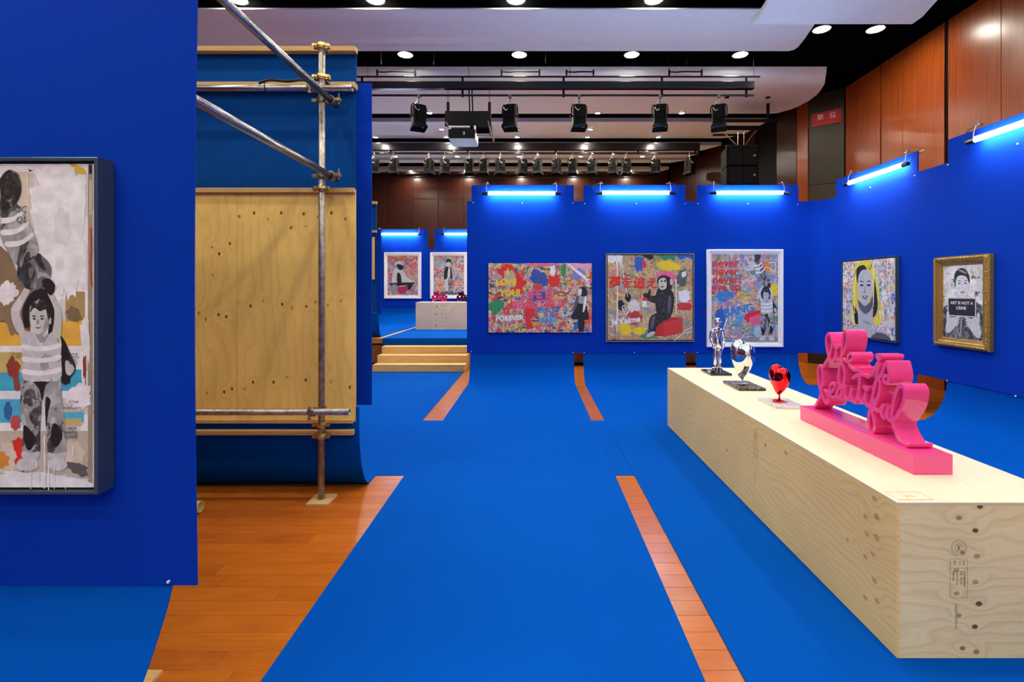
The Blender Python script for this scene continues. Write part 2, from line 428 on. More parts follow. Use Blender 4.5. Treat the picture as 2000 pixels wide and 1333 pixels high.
wall('wall_left', [(-7, 19), (-7, -6.5)], split((-7, 18.8), (-7, -6.4), 22, VEN_D), ZC, inside=1)
bp = []
x = 4.85
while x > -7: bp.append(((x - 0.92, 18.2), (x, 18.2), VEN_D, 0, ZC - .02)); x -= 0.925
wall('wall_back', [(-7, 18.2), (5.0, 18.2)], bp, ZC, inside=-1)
wall('wall_front', [(7, -6.5), (-7, -6.5)], split((6.6, -6.5), (-7, -6.5), 12, mat('pale_bounce_wall', (0.74, 0.79, 0.84), .7)), ZC, inside=-1)  # unseen wall behind the viewer, made pale to bounce light forward

# ceiling clouds: flat white baffles hung in bands under the black soffit
def cloud(poly, z, name='ceiling_panel', t=0.10):
    mb = MB(); mb.prism(poly, z, z + t)
    return tag(mb.build(name, WHITE_CL, bevel=0.01), kind='structure')
cloud([(-6.9, 7.51), (4.36, 7.51), (4.44, 7.95), (4.53, 8.4), (4.57, 8.68), (4.55, 8.78), (4.48, 8.83), (-6.9, 8.83)], 5.83, t=.02)
cloud([(3.27, 5.2), (3.15, 6.2), (3.2, 6.84), (3.25, 7.06), (3.27, 7.28), (3.23, 7.46), (5.62, 7.46), (5.62, 7.26), (5.5, 6.84), (5.3, 6.2), (5.2, 5.2)], 5.58)
# band B has a rolled leading edge
endB = [(5.66, 9.70), (5.72, 9.85), (5.82, 10.05), (5.93, 10.5), (5.95, 10.85), (5.90, 11.2), (5.82, 11.4), (5.64, 11.62), (5.5, 11.66)]
mb = MB(); prof = [(9.70, 5.94), (9.75, 5.86), (9.84, 5.80), (10.02, 5.745), (10.3, 5.72)]
def bx(y):
    for (xa, ya), (xb, yb) in zip(endB[:-1], endB[1:]):
        if ya <= y <= yb: return xa + (xb - xa) * (y - ya) / (yb - ya)
    return endB[-1][0]
rows = prof + [(y, 5.72) for _, y in endB if y > 10.3] 
vs = []
for y, z in rows: vs += [(-6.9, y, z), (bx(y), y, z)]
n = len(rows)
mb.grid(vs, [(2 * i, 2 * i + 1, 2 * i + 3, 2 * i + 2) for i in range(n - 1)], 0, True)
top = [(x, y, 5.945) for x, y, z in vs]
mb.grid(top, [(2 * i, 2 * i + 2, 2 * i + 3, 2 * i + 1) for i in range(n - 1)])
for i in range(n - 1): mb.face([vs[2 * i + 1], top[2 * i + 1], top[2 * i + 3], vs[2 * i + 3]], 0, True)
mb.face([vs[-2], vs[-1], top[-1], top[-2]])
tag(mb.build('ceiling_panel', WHITE_CL), kind='structure')
cloud([(-6.9, 12.55), (5.82, 12.55), (5.75, 13.0), (5.65, 13.5), (5.4, 13.85), (5.2, 13.92), (-6.9, 13.92)], 5.83)
cloud([(-6.9, 14.6), (5.45, 14.6), (5.1, 15.1), (4.8, 15.3), (-6.9, 15.3)], 5.83)
cloud([(-6.9, 15.6), (5.1, 15.6), (4.75, 15.95), (-6.9, 15.95)], 5.83)
cloud([(-6.9, 16.25), (5.0, 16.25), (4.5, 16.62), (-6.9, 16.62)], 5.83)
cloud([(-6.9, 17.5), (4.7, 17.5), (4.4, 17.95), (-6.9, 17.95)], 5.83)
for y0, y1 in ((5.5, 6.95), (3.3, 4.8), (1.1, 2.6), (-1.1, 0.4), (-3.3, -1.8), (-5.5, -4.0)):
    if y0 == 5.5: cloud([(-6.9, y0), (2.9, y0), (2.9, y1), (-6.9, y1)], 5.83)
    else: cloud([(-6.9, y0), (5.6, y0), (5.6, y1), (-6.9, y1)], 5.83)

# ================================================================ downlights
GLOW = mat('downlight_lens', DOWN_COL, 0.5); 
def emis(name, col, st):
    m = bpy.data.materials.new(name); m.use_nodes = True; t = m.node_tree
    t.nodes.remove(t.nodes['Principled BSDF']); e = t.nodes.new('ShaderNodeEmission')
    e.inputs[0].default_value = (*col, 1); e.inputs[1].default_value = st
    t.links.new(e.outputs[0], t.nodes['Material Output'].inputs[0]); return m
E_BIG = emis('lit_downlight', DOWN_COL, DOWN_STRENGTH)
E_SM = emis('lit_small_downlight', DOWN_COL, SMALL_STRENGTH)
E_TUBE = emis('lit_tube', TUBE_COL, TUBE_STRENGTH)
def make_down(r, em, label):
    o = thing('downlight', label, 'ceiling light', (0, 0, 0), group='round ceiling downlights')
    mb = MB(); mb.lathe([(r, 0.0), (r + 0.022, 0.0), (r + 0.022, -0.012), (r + 0.002, -0.02), (r, -0.004)], n=28); rg = mb.build('trim_ring', BLACK, o, local=True)
    mb = MB(); mb.face([(r * math.cos(2 * PI * k / 20), r * math.sin(2 * PI * k / 20), -0.006) for k in range(19, -1, -1)]); mb.build('lens', em, o, local=True)
    return o
ordn = ['first', 'second', 'third', 'fourth', 'fifth', 'sixth']
proto_big = None; proto_sm = None
def big(x, y, label, z=ZC):
    global proto_big
    if proto_big is None: proto_big = make_down(0.132, E_BIG, label); proto_big.location = (x, y, z - .001); return proto_big
    return copy_tree(proto_big, (x, y, z - .001), label=label)
for i, x in enumerate((-4.4, -2.36, -0.27, 1.78)):
    big(x, 7.45, 'warm round downlight in front of the widest pale ceiling band, %s of four' % ordn[i])
for i, x in enumerate((-2.36, -0.27, 1.79, 3.78)):
    big(x, 9.2, 'warm round downlight in the slot behind the widest pale band, %s of four' % ordn[i])
big(4.76, 8.3, 'warm round downlight beside the pale baffle tip, farther from the wood wall')
big(5.65, 8.3, 'warm round downlight on the black soffit, closest to the red wood wall')
big(-4.4, 9.2, 'big warm downlight in the black slot, hidden behind the blue display wall')
ORD = []
for t_ in ('', 'twenty-', 'thirty-', 'forty-'):
    ORD += [t_ + q for q in ('first second third fourth fifth sixth seventh eighth ninth'.split() if t_ else 'first second third fourth fifth sixth seventh eighth ninth tenth eleventh twelfth thirteenth fourteenth fifteenth sixteenth seventeenth eighteenth nineteenth twentieth'.split())] + ([{'twenty-': 'thirtieth', 'thirty-': 'fortieth', 'forty-': 'fiftieth'}[t_]] if t_ else [])
RW = -1
for yy in (5.15, 2.95, 0.75, -1.45, -3.65, -5.7):
    for x in (-4.4, -2.36, -0.27, 1.79, 3.84):
        RW += 1; big(x, yy, 'warm round downlight above the viewer, %s from the scaffold' % ORD[RW])
def small(x, y, z, label):
    global proto_sm
    if proto_sm is None: proto_sm = make_down(0.062, E_SM, label); proto_sm.location = (x, y, z); return proto_sm
    return copy_tree(proto_sm, (x, y, z), label=label)
for (yy, zz, k0, k1, nm) in ((11.58, 5.719, -2, 2, 'under the rolled pale band'), (13.1, 5.829, -2, 2, 'amid the first band beyond the projector'),
                     (13.78, 5.829, -2, 2, 'edging the first band beyond the projector'), (15.1, 5.829, -2, 2, 'under the second band beyond the projector'),
                     (15.78, 5.829, -2, 2, 'under the third narrow pale band'), (17.72, 5.829, -2, 2, 'under the last band by the end wall')):
    for k in range(k0, k1 + 1):
        small(-0.47 + 1.94 * k, yy, zz - .001, 'small warm downlight %s, %s from the scaffold' % (nm, ordn[k - k0]))

# ================================================================ display walls
ZP0, ZP1, ZH = 0.504, 3.20, 3.49
def path_wall(mb, path, z0, z1, t):
    """sheet along a plan path, its face on the path, its thickness t to the right of travel"""
    n = len(path); P = [Vector(p) for p in path]; Q = []
    for i in range(n):
        d = (P[min(i + 1, n - 1)] - P[max(i - 1, 0)]).normalized(); Q.append(P[i] + Vector((-d.y, d.x)) * t)
    vs = [(*p, z0) for p in P] + [(*p, z1) for p in P] + [(*p, z0) for p in Q] + [(*p, z1) for p in Q]
    fs = []
    for i in range(n - 1):
        fs += [(i, i + 1, n + i + 1, n + i), (2 * n + i + 1, 2 * n + i, 3 * n + i, 3 * n + i + 1), (n + i, n + i + 1, 3 * n + i + 1, 3 * n + i), (i + 1, i, 2 * n + i, 2 * n + i + 1)]
    fs += [(0, n, 3 * n, 2 * n), (n - 1, 2 * n + n - 1, 3 * n + n - 1, n + n - 1)]
    mb.grid(vs, fs)
DW, SX = 8.9, 5.117
def pins(parent, pts, r=0.008):
    for p, q in pts:
        m_ = MB(); m_.cyl(p, q, r, 8); m_.build('pin', PINW, parent, root=parent)
dw = tag(thing('display_wall', 'tall blue display wall turning the corner behind the plywood bench, hung with five pictures', 'display wall', (0, DW, 0)), kind='thing')
arc = [(SX - 0.3 + 0.3 * math.sin(a), DW - 0.3 + 0.3 * math.cos(a)) for a in [PI / 2 * k / 8 for k in range(9)]]
mb = MB(); path_wall(mb, [(-1.19, DW)] + arc + [(SX, -1.5)], ZP0, ZP1, 0.015); mb.build('wall_sheet', BLUE_W, dw)
for xa, xb in ((-1.11, 0.708), (0.88, 2.69), (2.895, 4.70)):
    mb = MB(); mb.box(xa, xb, DW + 0.016, DW + 0.03, 2.9, ZH); mb.build('header_board', BLUE_W, dw, 0.002)
for ya, yb in ((6.71, 8.53), (4.4, 6.22), (2.1, 3.92)):
    mb = MB(); mb.box(SX + 0.016, SX + 0.03, ya, yb, 2.9, ZH); mb.build('header_board', BLUE_W, dw, 0.002)
mb = MB('y'); mb.box(SX + 0.031, SX + .06, 6.62, 6.78, 3.462, 3.485); mb.build('batten', BATTEN, dw, 0.002)
pp = []
for px, py in ((924, 396), (1020, 397), (1119, 397), (1142, 398), (1243, 398), (1338, 398), (1363, 398), (1461, 398), (1558, 399), (921, 687), (1119, 689), (1141, 689), (1239, 689), (1337, 689), (1362, 689)):
    x = (px - CX) * DW / F; z = H - (py - CY) * DW / F
    pp.append(((x, DW - 0.008, z), (x, DW, z)))
for px, py in ((1700, 366), (1787, 343), (1852, 322), (1988, 281), (1984, 774), (1850, 744)):
    y = SX * F / (px - CX); z = H - (py - CY) * y / F
    pp.append(((SX - 0.008, y, z), (SX, y, z)))
pins(dw, pp)

# scaffold-backed wall (seen from behind)
Y2 = 4.10
sw = tag(thing('display_wall', 'blue display wall seen from its plywood back, braced by steel scaffold pipes', 'display wall', (-2.5, Y2, 0)), kind='thing')
mb = MB(); mb.box(-4.6, -1.327, Y2, Y2 + 0.012, 0.686, 3.32); mb.build('wall_sheet', BLUE_W, sw, 0.002)
mb = MB(); mb.box(-4.6, -1.447, Y2 - 0.02, Y2 - 0.002, 0.60, 3.615); mb.build('back_board', BLUE_B, sw, 0.002)
def ply_back(seed, kn): return plywood('yellow_plywood', (0.97, 0.66, 0.19), (0.80, 0.49, 0.10), (0.17, 0.055, 0.012), freq=11, amp=0.55, knots=kn, seed=seed, rough=0.55)
zt, zb = 2.424, 0.585
def K(px, py, Y=3.97): return ((H - (py - CY) * Y / F), ((px - CX) * Y / F + 2.5))   # u = height, v = across (local to wall)
kn1 = [(467, 423, .7), (496, 416, 1), (523, 428, .45), (549, 416, 1), (593, 418, .9), (620, 424, .5), (647, 416, 1), (674, 428, .6), (568, 445, .8), (597, 442, .4),
       (464, 590, .4), (489, 598, .9), (514, 588, .4), (551, 595, 1), (570, 602, .5), (598, 599, .8), (616, 590, .5), (640, 597, .5), (665, 588, .4),
       (477, 760, .4), (494, 747, 1), (534, 747, .9), (560, 737, .4), (597, 743, 1), (646, 746, .4), (683, 757, .9)]
kn0 = [(414, 483, .5), (428, 496, 1), (449, 476, .9), (416, 538, .5), (388, 612, .6), (402, 624, .6), (427, 615, .9), (442, 619, 1), (404, 768, .5), (438, 766, .9), (453, 760, 1)]
mb = MB('z'); mb.box(-2.349, -1.412, 3.972, 3.984, zb, zt); mb.build('plywood_sheet', ply_back(0.0, [(*K(a, b), 0.0105, d) for a, b, d in kn1]), sw)
mb = MB('z'); mb.box(-3.26, -2.351, 3.970, 3.982, zb, zt); mb.build('plywood_sheet', ply_back(0.0, [(*K(a, b), 0.0105, d) for a, b, d in kn0]), sw)
for (xr, y0, y1, z0, z1) in ((-1.432, 4.02, 4.08, 3.545, 3.585), (-1.432, 4.0, 4.08, 3.245, 3.29), (-1.415, 3.945, 3.97, 2.395, 2.432), (-1.425, 3.94, 3.968, 0.577, 0.607), (-1.42, 3.93, 3.985, 0.487, 0.525)):
    mb = MB(); mb.box(-4.4, xr, y0, y1, z0, z1); mb.build('batten', BATTEN, sw, 0.002)
mb = MB('z'); mb.box(-1.455, -1.415, 3.98, 4.02, 0.527, 0.56); mb.build('end_block', BATTEN, sw, 0.002)
mb = MB('y'); mb.box(-1.46, -1.42, 3.986, 4.078, 0.487, 0.525); mb.build('batten', BATTEN, sw, 0.002)
for xs in (-1.52, -3.2):
    for z0 in (0.577, 2.0, 2.395):
        mb = MB('y'); mb.box(xs - .045, xs, 3.985, 4.078, z0, z0 + .03); mb.build('spacer', BATTEN, sw)

# the near wall with the big picture
Y1 = 1.60
nw = tag(thing('display_wall', 'nearest blue display wall holding the tall collage picture of the striped figure', 'display wall', (-2.5, Y1, 0)), kind='thing')
mb = MB(); nseg = 24; XR = -1.076; vs = []
for i in range(nseg + 1):
    z = 0.686 + (3.32 - .686) * i / nseg; t = max(0, min(1, (z - .686) / 1.9))
    xr = XR - 0.010 * math.sin(PI * t) + 0.001
    vs += [(-4.6, Y1, z), (xr, Y1, z), (-4.6, Y1 + .006, z), (xr, Y1 + .006, z)]
fs = []
for i in range(nseg):
    a = 4 * i; b = a + 4; fs += [(a, a + 1, b + 1, b), (a + 3, a + 2, b + 2, b + 3), (a + 1, a + 3, b + 3, b + 1), (a + 2, a, b, b + 2)]
fs += [(0, 2, 3, 1), (4 * nseg, 4 * nseg + 1, 4 * nseg + 3, 4 * nseg + 2)]
mb.grid(vs, fs); mb.build('wall_sheet', BLUE_W, nw)
mb = MB(); mb.box(-4.6, -1.2, Y1 + 0.01, Y1 + 0.028, 0.62, 3.6); mb.build('back_board', BLUE_B, nw)
pins(nw, [(((330 - CX) * Y1 / F, Y1 - .006, H - (1136 - CY) * Y1 / F), ((330 - CX) * Y1 / F, Y1, H - (1136 - CY) * Y1 / F))], 0.0045)

# ================================================================ carpets
def carpet(label, axis, w0, w1, wall, d, zt, a, b, end, z1=0.005, th=0.004, end_prof=None, name='carpet_runner', pw=1.0):
    """a long runner: hangs from height zt at coordinate wall, sweeps down and runs along the floor in direction d to `end`"""
    pr = [(wall, zt)]
    zc = max(z1 + b, 0.0)
    if zt > zc: pr.append((wall, zc))
    for k in range(1, 17):
        t = PI / 2 * k / 16; pr.append((wall + d * a * (1 - math.cos(t)) ** pw, z1 + b * (1 - math.sin(t))))
    pr += [(end, z1)] if end_prof is None else end_prof
    lo = []
    n = len(pr)
    for i in range(n):
        p0, p1 = Vector(pr[max(i - 1, 0)]), Vector(pr[min(i + 1, n - 1)]); t = (p1 - p0).normalized()
        nn = Vector((-t.y, t.x)) * (1 if d < 0 else -1)
        lo.append((pr[i][0] + nn.x * th, pr[i][1] + nn.y * th))
    mb = MB()
    def V(p, w_): return (w_, p[0], p[1]) if axis == 'y' else (p[0], w_, p[1])
    vs = [V(p, w0) for p in pr] + [V(p, w1) for p in pr] + [V(p, w0) for p in lo] + [V(p, w1) for p in lo]
    fs = []
    for i in range(n - 1):
        fs += [(i, i + 1, n + i + 1, n + i), (2 * n + i, 3 * n + i, 3 * n + i + 1, 2 * n + i + 1), (i, 2 * n + i, 2 * n + i + 1, i + 1), (n + i, n + i + 1, 3 * n + i + 1, 3 * n + i)]
    fs += [(0, n, 3 * n, 2 * n), (n - 1, 3 * n - 1, 4 * n - 1, 2 * n - 1)]
    mb.grid(vs, fs, 0, False)
    o = mb.build(name, BLUE_C)
    for p in o.data.polygons: p.use_smooth = False
    return tag(o, label, 'carpet', 'blue carpet runners')
ab = dict(a=0.35, b=0.5)
carpet('long blue carpet runner up the middle of the hall to the wall with the pictures', 'y', -1.133, 0.71, DW + .012, -1, 0.54, .33, .50, -2.0, 0.0065, 0.0055)
carpet('blue carpet runner that the plywood bench stands on', 'y', 0.877, 2.69, DW + .012, -1, 0.54, .33, .50, -2.0, 0.0065, 0.0055)
carpet('blue carpet runner behind the bench, ending at the corner of the display wall', 'y', 2.87, 4.69, DW + .012, -1, 0.54, .33, .50, 3.0, 0.0065, 0.0055)
carpet('blue carpet strip laid crosswise under the runners and up the side wall', 'x', 4.39, 6.235, SX + .012, -1, 0.54, .36, .50, -1.46, 0.0035, 0.003)
carpet('blue carpet strip curving up the side wall below the blond portrait', 'x', 6.71, 8.53, SX + .012, -1, 0.54, .36, .50, 3.4, 0.0035, 0.003)
carpet('blue carpet strip up the side wall, closest to the viewer beyond the bench', 'x', 2.0, 3.9, SX + .012, -1, 0.54, .36, .50, 2.75, 0.0035, 0.003)
carpet('blue carpet runner from the foot of the scaffold wall to the wooden steps', 'y', -3.2, -1.385, Y2 - .12, 1, 0.70, .27, .55, 9.88, 0.0065, 0.0055)
carpet('blue carpet sweeping down in front of the nearest display wall', 'y', -3.0, -1.156, Y1 + .008, -1, 0.70, .76, .69, -1.5, 0.0055, 0.005, pw=.615)

# ================================================================ stage at the far end
mb = MB(); mb.box(-6.9, 5.0, 10.83, 18.1, 0.0, 0.575); 
stage = tag(mb.build('stage_floor', mat('stage_face_wood', (0.20, 0.085, 0.028), 0.4, var=0.2)), kind='structure')
mb = MB(); mb.box(-6.9, 5.0, 10.80, 10.86, 0.47, 0.578); mb.build('trim', mat('stage_lip_wood', (0.42, 0.16, 0.035), 0.35, var=0.2), stage, 0.004)
mb = MB(); mb.box(-6.9, 5.0, 10.815, 10.83, 0.44, 0.47); mb.build('shadow_gap', BLACK, stage)
mb = MB(); mb.box(-6.9, 5.0, 10.80, 10.83, 0.0, 0.055); mb.build('toe_kick', BLACK, stage)
mb = MB(); mb.box(-6.9, 5.0, 10.84, 18.1, 0.5755, 0.5785); mb.build('stage_boards', mat('stage_top_wood', (0.50, 0.27, 0.12), 0.4, var=0.15), stage)
ZS = 0.579
YF = 15.5
fw = tag(thing('display_wall', 'blue display wall on the stage behind the steps, hung with two white framed pictures', 'display wall', (-3.2, YF, ZS)), kind='thing')
mb = MB(); mb.box(-5.4, -1.15, YF, YF + 0.015, 1.076, 2.886); mb.build('wall_sheet', BLUE_W, fw)
for xa, xb in ((-5.1, -3.29), (-3.08, -1.25)):
    mb = MB(); mb.box(xa, xb, YF + 0.016, YF + 0.03, 2.7, 3.50); mb.build('header_board', BLUE_W, fw, 0.002)
carpet('blue carpet on the stage under the small plywood bench, folded over the stage front', 'y', -3.26, -1.3, YF + .012, -1, 1.10, .5, .5, 10.79, ZS + .006, 0.005,
       end_prof=[(10.81, ZS + .006), (10.79, ZS + .002), (10.785, ZS - .01), (10.785, 0.437)])
carpet('blue carpet on the stage below the picture of the stooping figure', 'y', -5.1, -3.36, YF + .012, -1, 1.10, .5, .5, 13.2, ZS + .006, 0.005)
carpet('blue carpet hanging from the back of the wall on the stage edge', 'y', -5.1, -3.375, 10.9, 1, 1.13, .22, .5, 13.19, ZS + .006, 0.005)
ew = tag(thing('display_wall', 'blue display wall edge on the stage, half hidden by the scaffold wall', 'display wall', (-4.2, 10.98, ZS)), kind='thing')
mb = MB(); mb.box(-5.2, -3.346, 10.99, 11.0, 1.09, 2.945); mb.build('wall_sheet', BLUE_W, ew)
mb = MB(); mb.box(-5.2, -3.44, 10.96, 10.985, 1.05, 3.52); mb.build('back_board', BLUE_B, ew)
for z0, z1, xr in ((3.49, 3.55, -3.42), (2.87, 2.92, -3.43), (1.08, 1.13, -3.44)):
    mb = MB(); mb.box(-5.2, xr, 10.9, 10.958, z0, z1); mb.build('batten', BATTEN, ew, 0.003)
mb = MB('z'); mb.box(-5.2, -3.47, 10.91, 10.93, 1.85, 2.77); mb.build('plywood_sheet', ply_back(3.0, [(1.2, .2, .02, .9)]), ew)

# ================================================================ fluorescent tubes
CABLE = mat('black_cable', (0.01, 0.01, 0.01), 0.45)
FIXW = mat('white_fixture', (0.75, 0.78, 0.8), 0.4)
def make_tube(label):
    o = thing('tube_light', label, 'tube light', (0, 0, 0), group='fluorescent tubes clamped to the blue walls')
    mb = MB(); mb.cyl((-0.585, -0.075, 0), (0.585, -0.075, 0), 0.019, 14); mb.build('tube', E_TUBE, o, local=True)
    mb = MB(); mb.box(-0.60, 0.62, -0.088, -0.062, 0.024, 0.048); mb.build('fixture_strip', FIXW, o, 0.004, local=True)
    for s in (-1, 1):
        mb = MB(); mb.tube([(s * .585, -.075, .004), (s * .60, -.075, .004), (s * .66, -.075, .004), (s * .69, -.075, .004)], 0.027, 14); c = mb.build('end_cap', BLACKG, o, local=True)
        mb = MB(); mb.tube(catmull([(s * .68, -.075, .01), (s * .735, -.07, .03), (s * .755, -.05, .10), (s * .70, -.04, .165), (s * .63, -.03, .18)]), 0.0055, 6); mb.build('cable', CABLE, c, local=True)
        mb = MB()
        mb.tube([(s * .62, -.065, .03), (s * .62, -.055, .12), (s * .615, -.03, .185)], 0.008, 8)
        mb.box(s * .60 - .05, s * .60 + .03, -.03, .02, .178, .192); mb.lathe([(0, 0), (.016, 0), (.016, .022), (0, .026)], (s * .605, -.02, .192), 10)
        mb.build('clamp', STEEL, o, local=True)
    return o
tl = [((-0.22, DW, 3.315), 0, 'lit tube over the wide collage with the running letters'), ((1.79, DW, 3.325), 0, 'lit tube over the square kraft coloured picture'),
      ((3.79, DW, 3.325), 0, 'lit tube over the white framed picture beside the corner'),
      ((SX, 7.45, 3.325), -PI / 2, 'lit tube on the side wall over the blond portrait'), ((SX, 5.15, 3.335), -PI / 2, 'lit tube on the side wall cut by the picture edge'),
      ((SX, 2.9, 3.335), -PI / 2, 'lit tube on the side wall above the bench, outside the picture'),
      ((-4.16, YF, 3.33), 0, 'lit tube over the stooping figure picture on the stage'), ((-2.16, YF, 3.33), 0, 'lit tube on the stage, partly hidden by the near wall edge'),
      ((-2.1, Y1, 3.45), 0, 'lit tube above the tall collage on the nearest wall')]
t0 = make_tube(tl[0][2]); t0.location = tl[0][0]
for loc, rz, lb in tl[1:]: copy_tree(t0, loc, rz, lb)
mb = MB(); mb.box(-3.1, -1.25, Y1 + .03, Y1 + .045, 3.2, 3.62); mb.build('header_board', BLUE_W, nw)
# ================================================================ plywood bench
X0, X1, YN, YFR, ZT = 1.597, 2.423, 2.207, 6.005, 0.693
T = 0.012
PB, PL_, PD = (0.80, 0.63, 0.40), (0.56, 0.36, 0.16), (0.20, 0.10, 0.04)
bench = thing('plywood_bench', 'long low plywood bench carrying the pink lettering and the chrome sculptures', 'bench', (2.01, 4.1, 0.007))
def fu(px, py): return ((px - CX) * YN / F - 2.01, H - (py - CY) * YN / F - 0.007)
knf = [(*fu(1914, 990), .011, 1), (*fu(1873, 1012), .011, .6), (*fu(1905, 1037), .011, 1), (*fu(1880, 1080), .009, .6), (*fu(1908, 1087), .012, .5), (*fu(1868, 1115), .011, .45), (*fu(1905, 1138), .011, .5),
       (*fu(1868, 1160), .011, .5), (*fu(1912, 1180), .012, 1), (*fu(1873, 1203), .010, .6), (*fu(1904, 1225), .011, 1), (*fu(1880, 1267), .011, .7), (*fu(1907, 1274), .012, .6)]
mb = MB('x'); mb.box(X0 + T, X1 - T, YN, YN + T, 0.007, ZT - T - .001)
mb.build('end_panel', plywood('plywood_end', (0.92, 0.81, 0.46), (0.66, 0.44, 0.14), (0.16, 0.08, 0.035), freq=17, amp=1.1, knots=knf, contrast=.75), bench, 0.0012)
def su(px, py):
    y = X0 * F / (px - CX); return (y - 4.1, H - (py - CY) * y / F - 0.007)
kns = [(*su(1700, 950), .014, .4), (*su(1708, 975), .014, .5), (*su(1712, 1010), .016, .6), (*su(1690, 1010), .012, .5), (*su(1693, 1043), .014, .45), (*su(1712, 1050), .016, .5), (*su(1690, 1088), .013, .5), (*su(1705, 1083), .014, .4), (*su(1708, 1135), .014, .5),
       (*su(1690, 1168), .013, .5), (*su(1713, 1175), .013, .5), (*su(1655, 1055), .011, .45), (*su(1600, 860), .014, .4), (*su(1535, 885), .016, .5), (*su(1495, 870), .014, .7), (*su(1420, 880), .012, .6)]
pls = plywood('plywood_side', (0.97, 0.72, 0.29), (0.66, 0.36, 0.07), (0.34, 0.19, 0.07), freq=29, amp=1.15, knots=kns, contrast=.6)
for ya, yb in ((YN, 4.342), (4.344, YFR)):
    mb = MB('y'); mb.box(X0, X0 + T, ya, yb, 0.007, ZT - T - .001); mb.build('side_panel', pls, bench, 0.0012)
    mb = MB('y'); mb.box(X1 - T, X1, ya, yb, 0.007, ZT - T - .001); mb.build('side_panel', pls, bench, 0.0012)
pt = plywood('plywood_top', (0.78, 0.68, 0.50), (0.72, 0.57, 0.34), (0.62, 0.40, 0.16), freq=7, amp=0.5, contrast=.5,
             knots=[(-1.2, -.1, .012, .4), (-.6, -.33, .012, .4), (.4, -.2, .01, .4)])
for ya, yb in ((YN, 4.027), (4.0285, YFR)):
    mb = MB('y'); mb.box(X0, X1, ya, yb, ZT - T, ZT); mb.build('top_panel', pt, bench, 0.0012)
mb = MB('x'); mb.box(X0 + T, X1 - T, YFR - T, YFR, 0.007, ZT - T - .001); mb.build('end_panel', pls, bench, 0.0012)
INK = mat('faded_black_ink', (0.16, 0.13, 0.10), 0.8); INKR = mat('faded_red_ink', (0.66, 0.30, 0.20), 0.8)
def placed(mb, V, Fc, fn, mi=0): mb.grid([fn(*v) for v in V], Fc, mi)
def ringpoly(mb, cx, cy, r, t, fn, n=28, mi=0):
    vs = []
    for k in range(n):
        a = 2 * PI * k / n; vs += [fn(cx + (r - t) * math.cos(a), cy + (r - t) * math.sin(a), 0), fn(cx + r * math.cos(a), cy + r * math.sin(a), 0)]
    mb.grid(vs, [(2 * k, 2 * k + 1, (2 * k + 3) % (2 * n), (2 * k + 2) % (2 * n)) for k in range(n)], mi)
def rect(mb, x0, y0, x1, y1, fn, mi=0): mb.grid([fn(x0, y0, 0), fn(x1, y0, 0), fn(x1, y1, 0), fn(x0, y1, 0)], [(0, 1, 2, 3)], mi)
# grade stamps, printed reading downwards
def stamp(mb, fn, sc=1.0):
    """local x runs along the line of writing, y up from it; origin at the seal centre"""
    ringpoly(mb, 0, 0, .036, .0011, fn); ringpoly(mb, 0, 0, .0185, .0013, fn)
    V, Fc = text_mesh('JAS', .017, .0003); placed(mb, V, Fc, fn)
    for k, ch in enumerate('JAPANPLYWOODMFR'):
        a = 2.9 - k * 0.42
        V, Fc = text_mesh(ch, .010)
        ca, sa = math.cos(a - PI / 2), math.sin(a - PI / 2)
        placed(mb, [(x * ca - y * sa + .028 * math.cos(a), x * sa + y * ca + .028 * math.sin(a), 0) for x, y, z in V], Fc, fn)
    for (x0, y0, x1, y1) in ((.047, -.038, .048, .038), (.216, -.038, .217, .038), (.047, -.038, .217, -.037), (.047, .037, .217, .038), (.088, -.038, .089, .038)): rect(mb, x0, y0, x1, y1, fn)
    for yy, s_, x_, sz in ((.024, '日本農林規格', .105, .011), (.010, '合板  1類  2級', .10, .010), (-.008, '12.0×910×1820', .10, .010), (-.024, '検査合格証', .10, .009), (.022, '品名', .055, .010), (.004, '寸法', .055, .010), (-.018, '番号', .055, .010)):
        V, Fc = text_mesh(s_, sz, 0, 0, 'LEFT'); placed(mb, [(x + x_, y + yy, 0) for x, y, z in V], Fc, fn)
    V, Fc = text_mesh('20080440063', .0165, 0, 0, 'LEFT', 0, 1.25); placed(mb, [(x + .245, y - .012, 0) for x, y, z in V], Fc, fn)
cxs, czs = fu(1872.5, 1071); cxs += 2.01; czs += .007
mb = MB(); stamp(mb, lambda x, y, z: (cxs + y, YN - 0.0006, czs - x)); mb.build('grade_stamp', INK, bench)
yst = X0 * F / (1476 - CX); zst = H - (850 - CY) * yst / F
mb = MB(); stamp(mb, lambda x, y, z: (X0 - 0.0006, yst - y, zst - x)); mb.build('grade_stamp', INK, bench)
mb = MB(); f_ = lambda x, y, z: (1.70 + x, 2.275 + y, ZT + .0006)
for a in ((-.075, -.045, .075, -.038), ): rect(mb, *a, f_, 0)
for a in ((-.075, .042, .075, .045), (-.078, -.045, -.075, .045), (.075, -.045, .078, .045)): rect(mb, *a, f_, 0)
V, Fc = text_mesh('JAS', .034, 0); placed(mb, V, Fc, f_, 0)
mb.build('grade_stamp', INKR, bench)

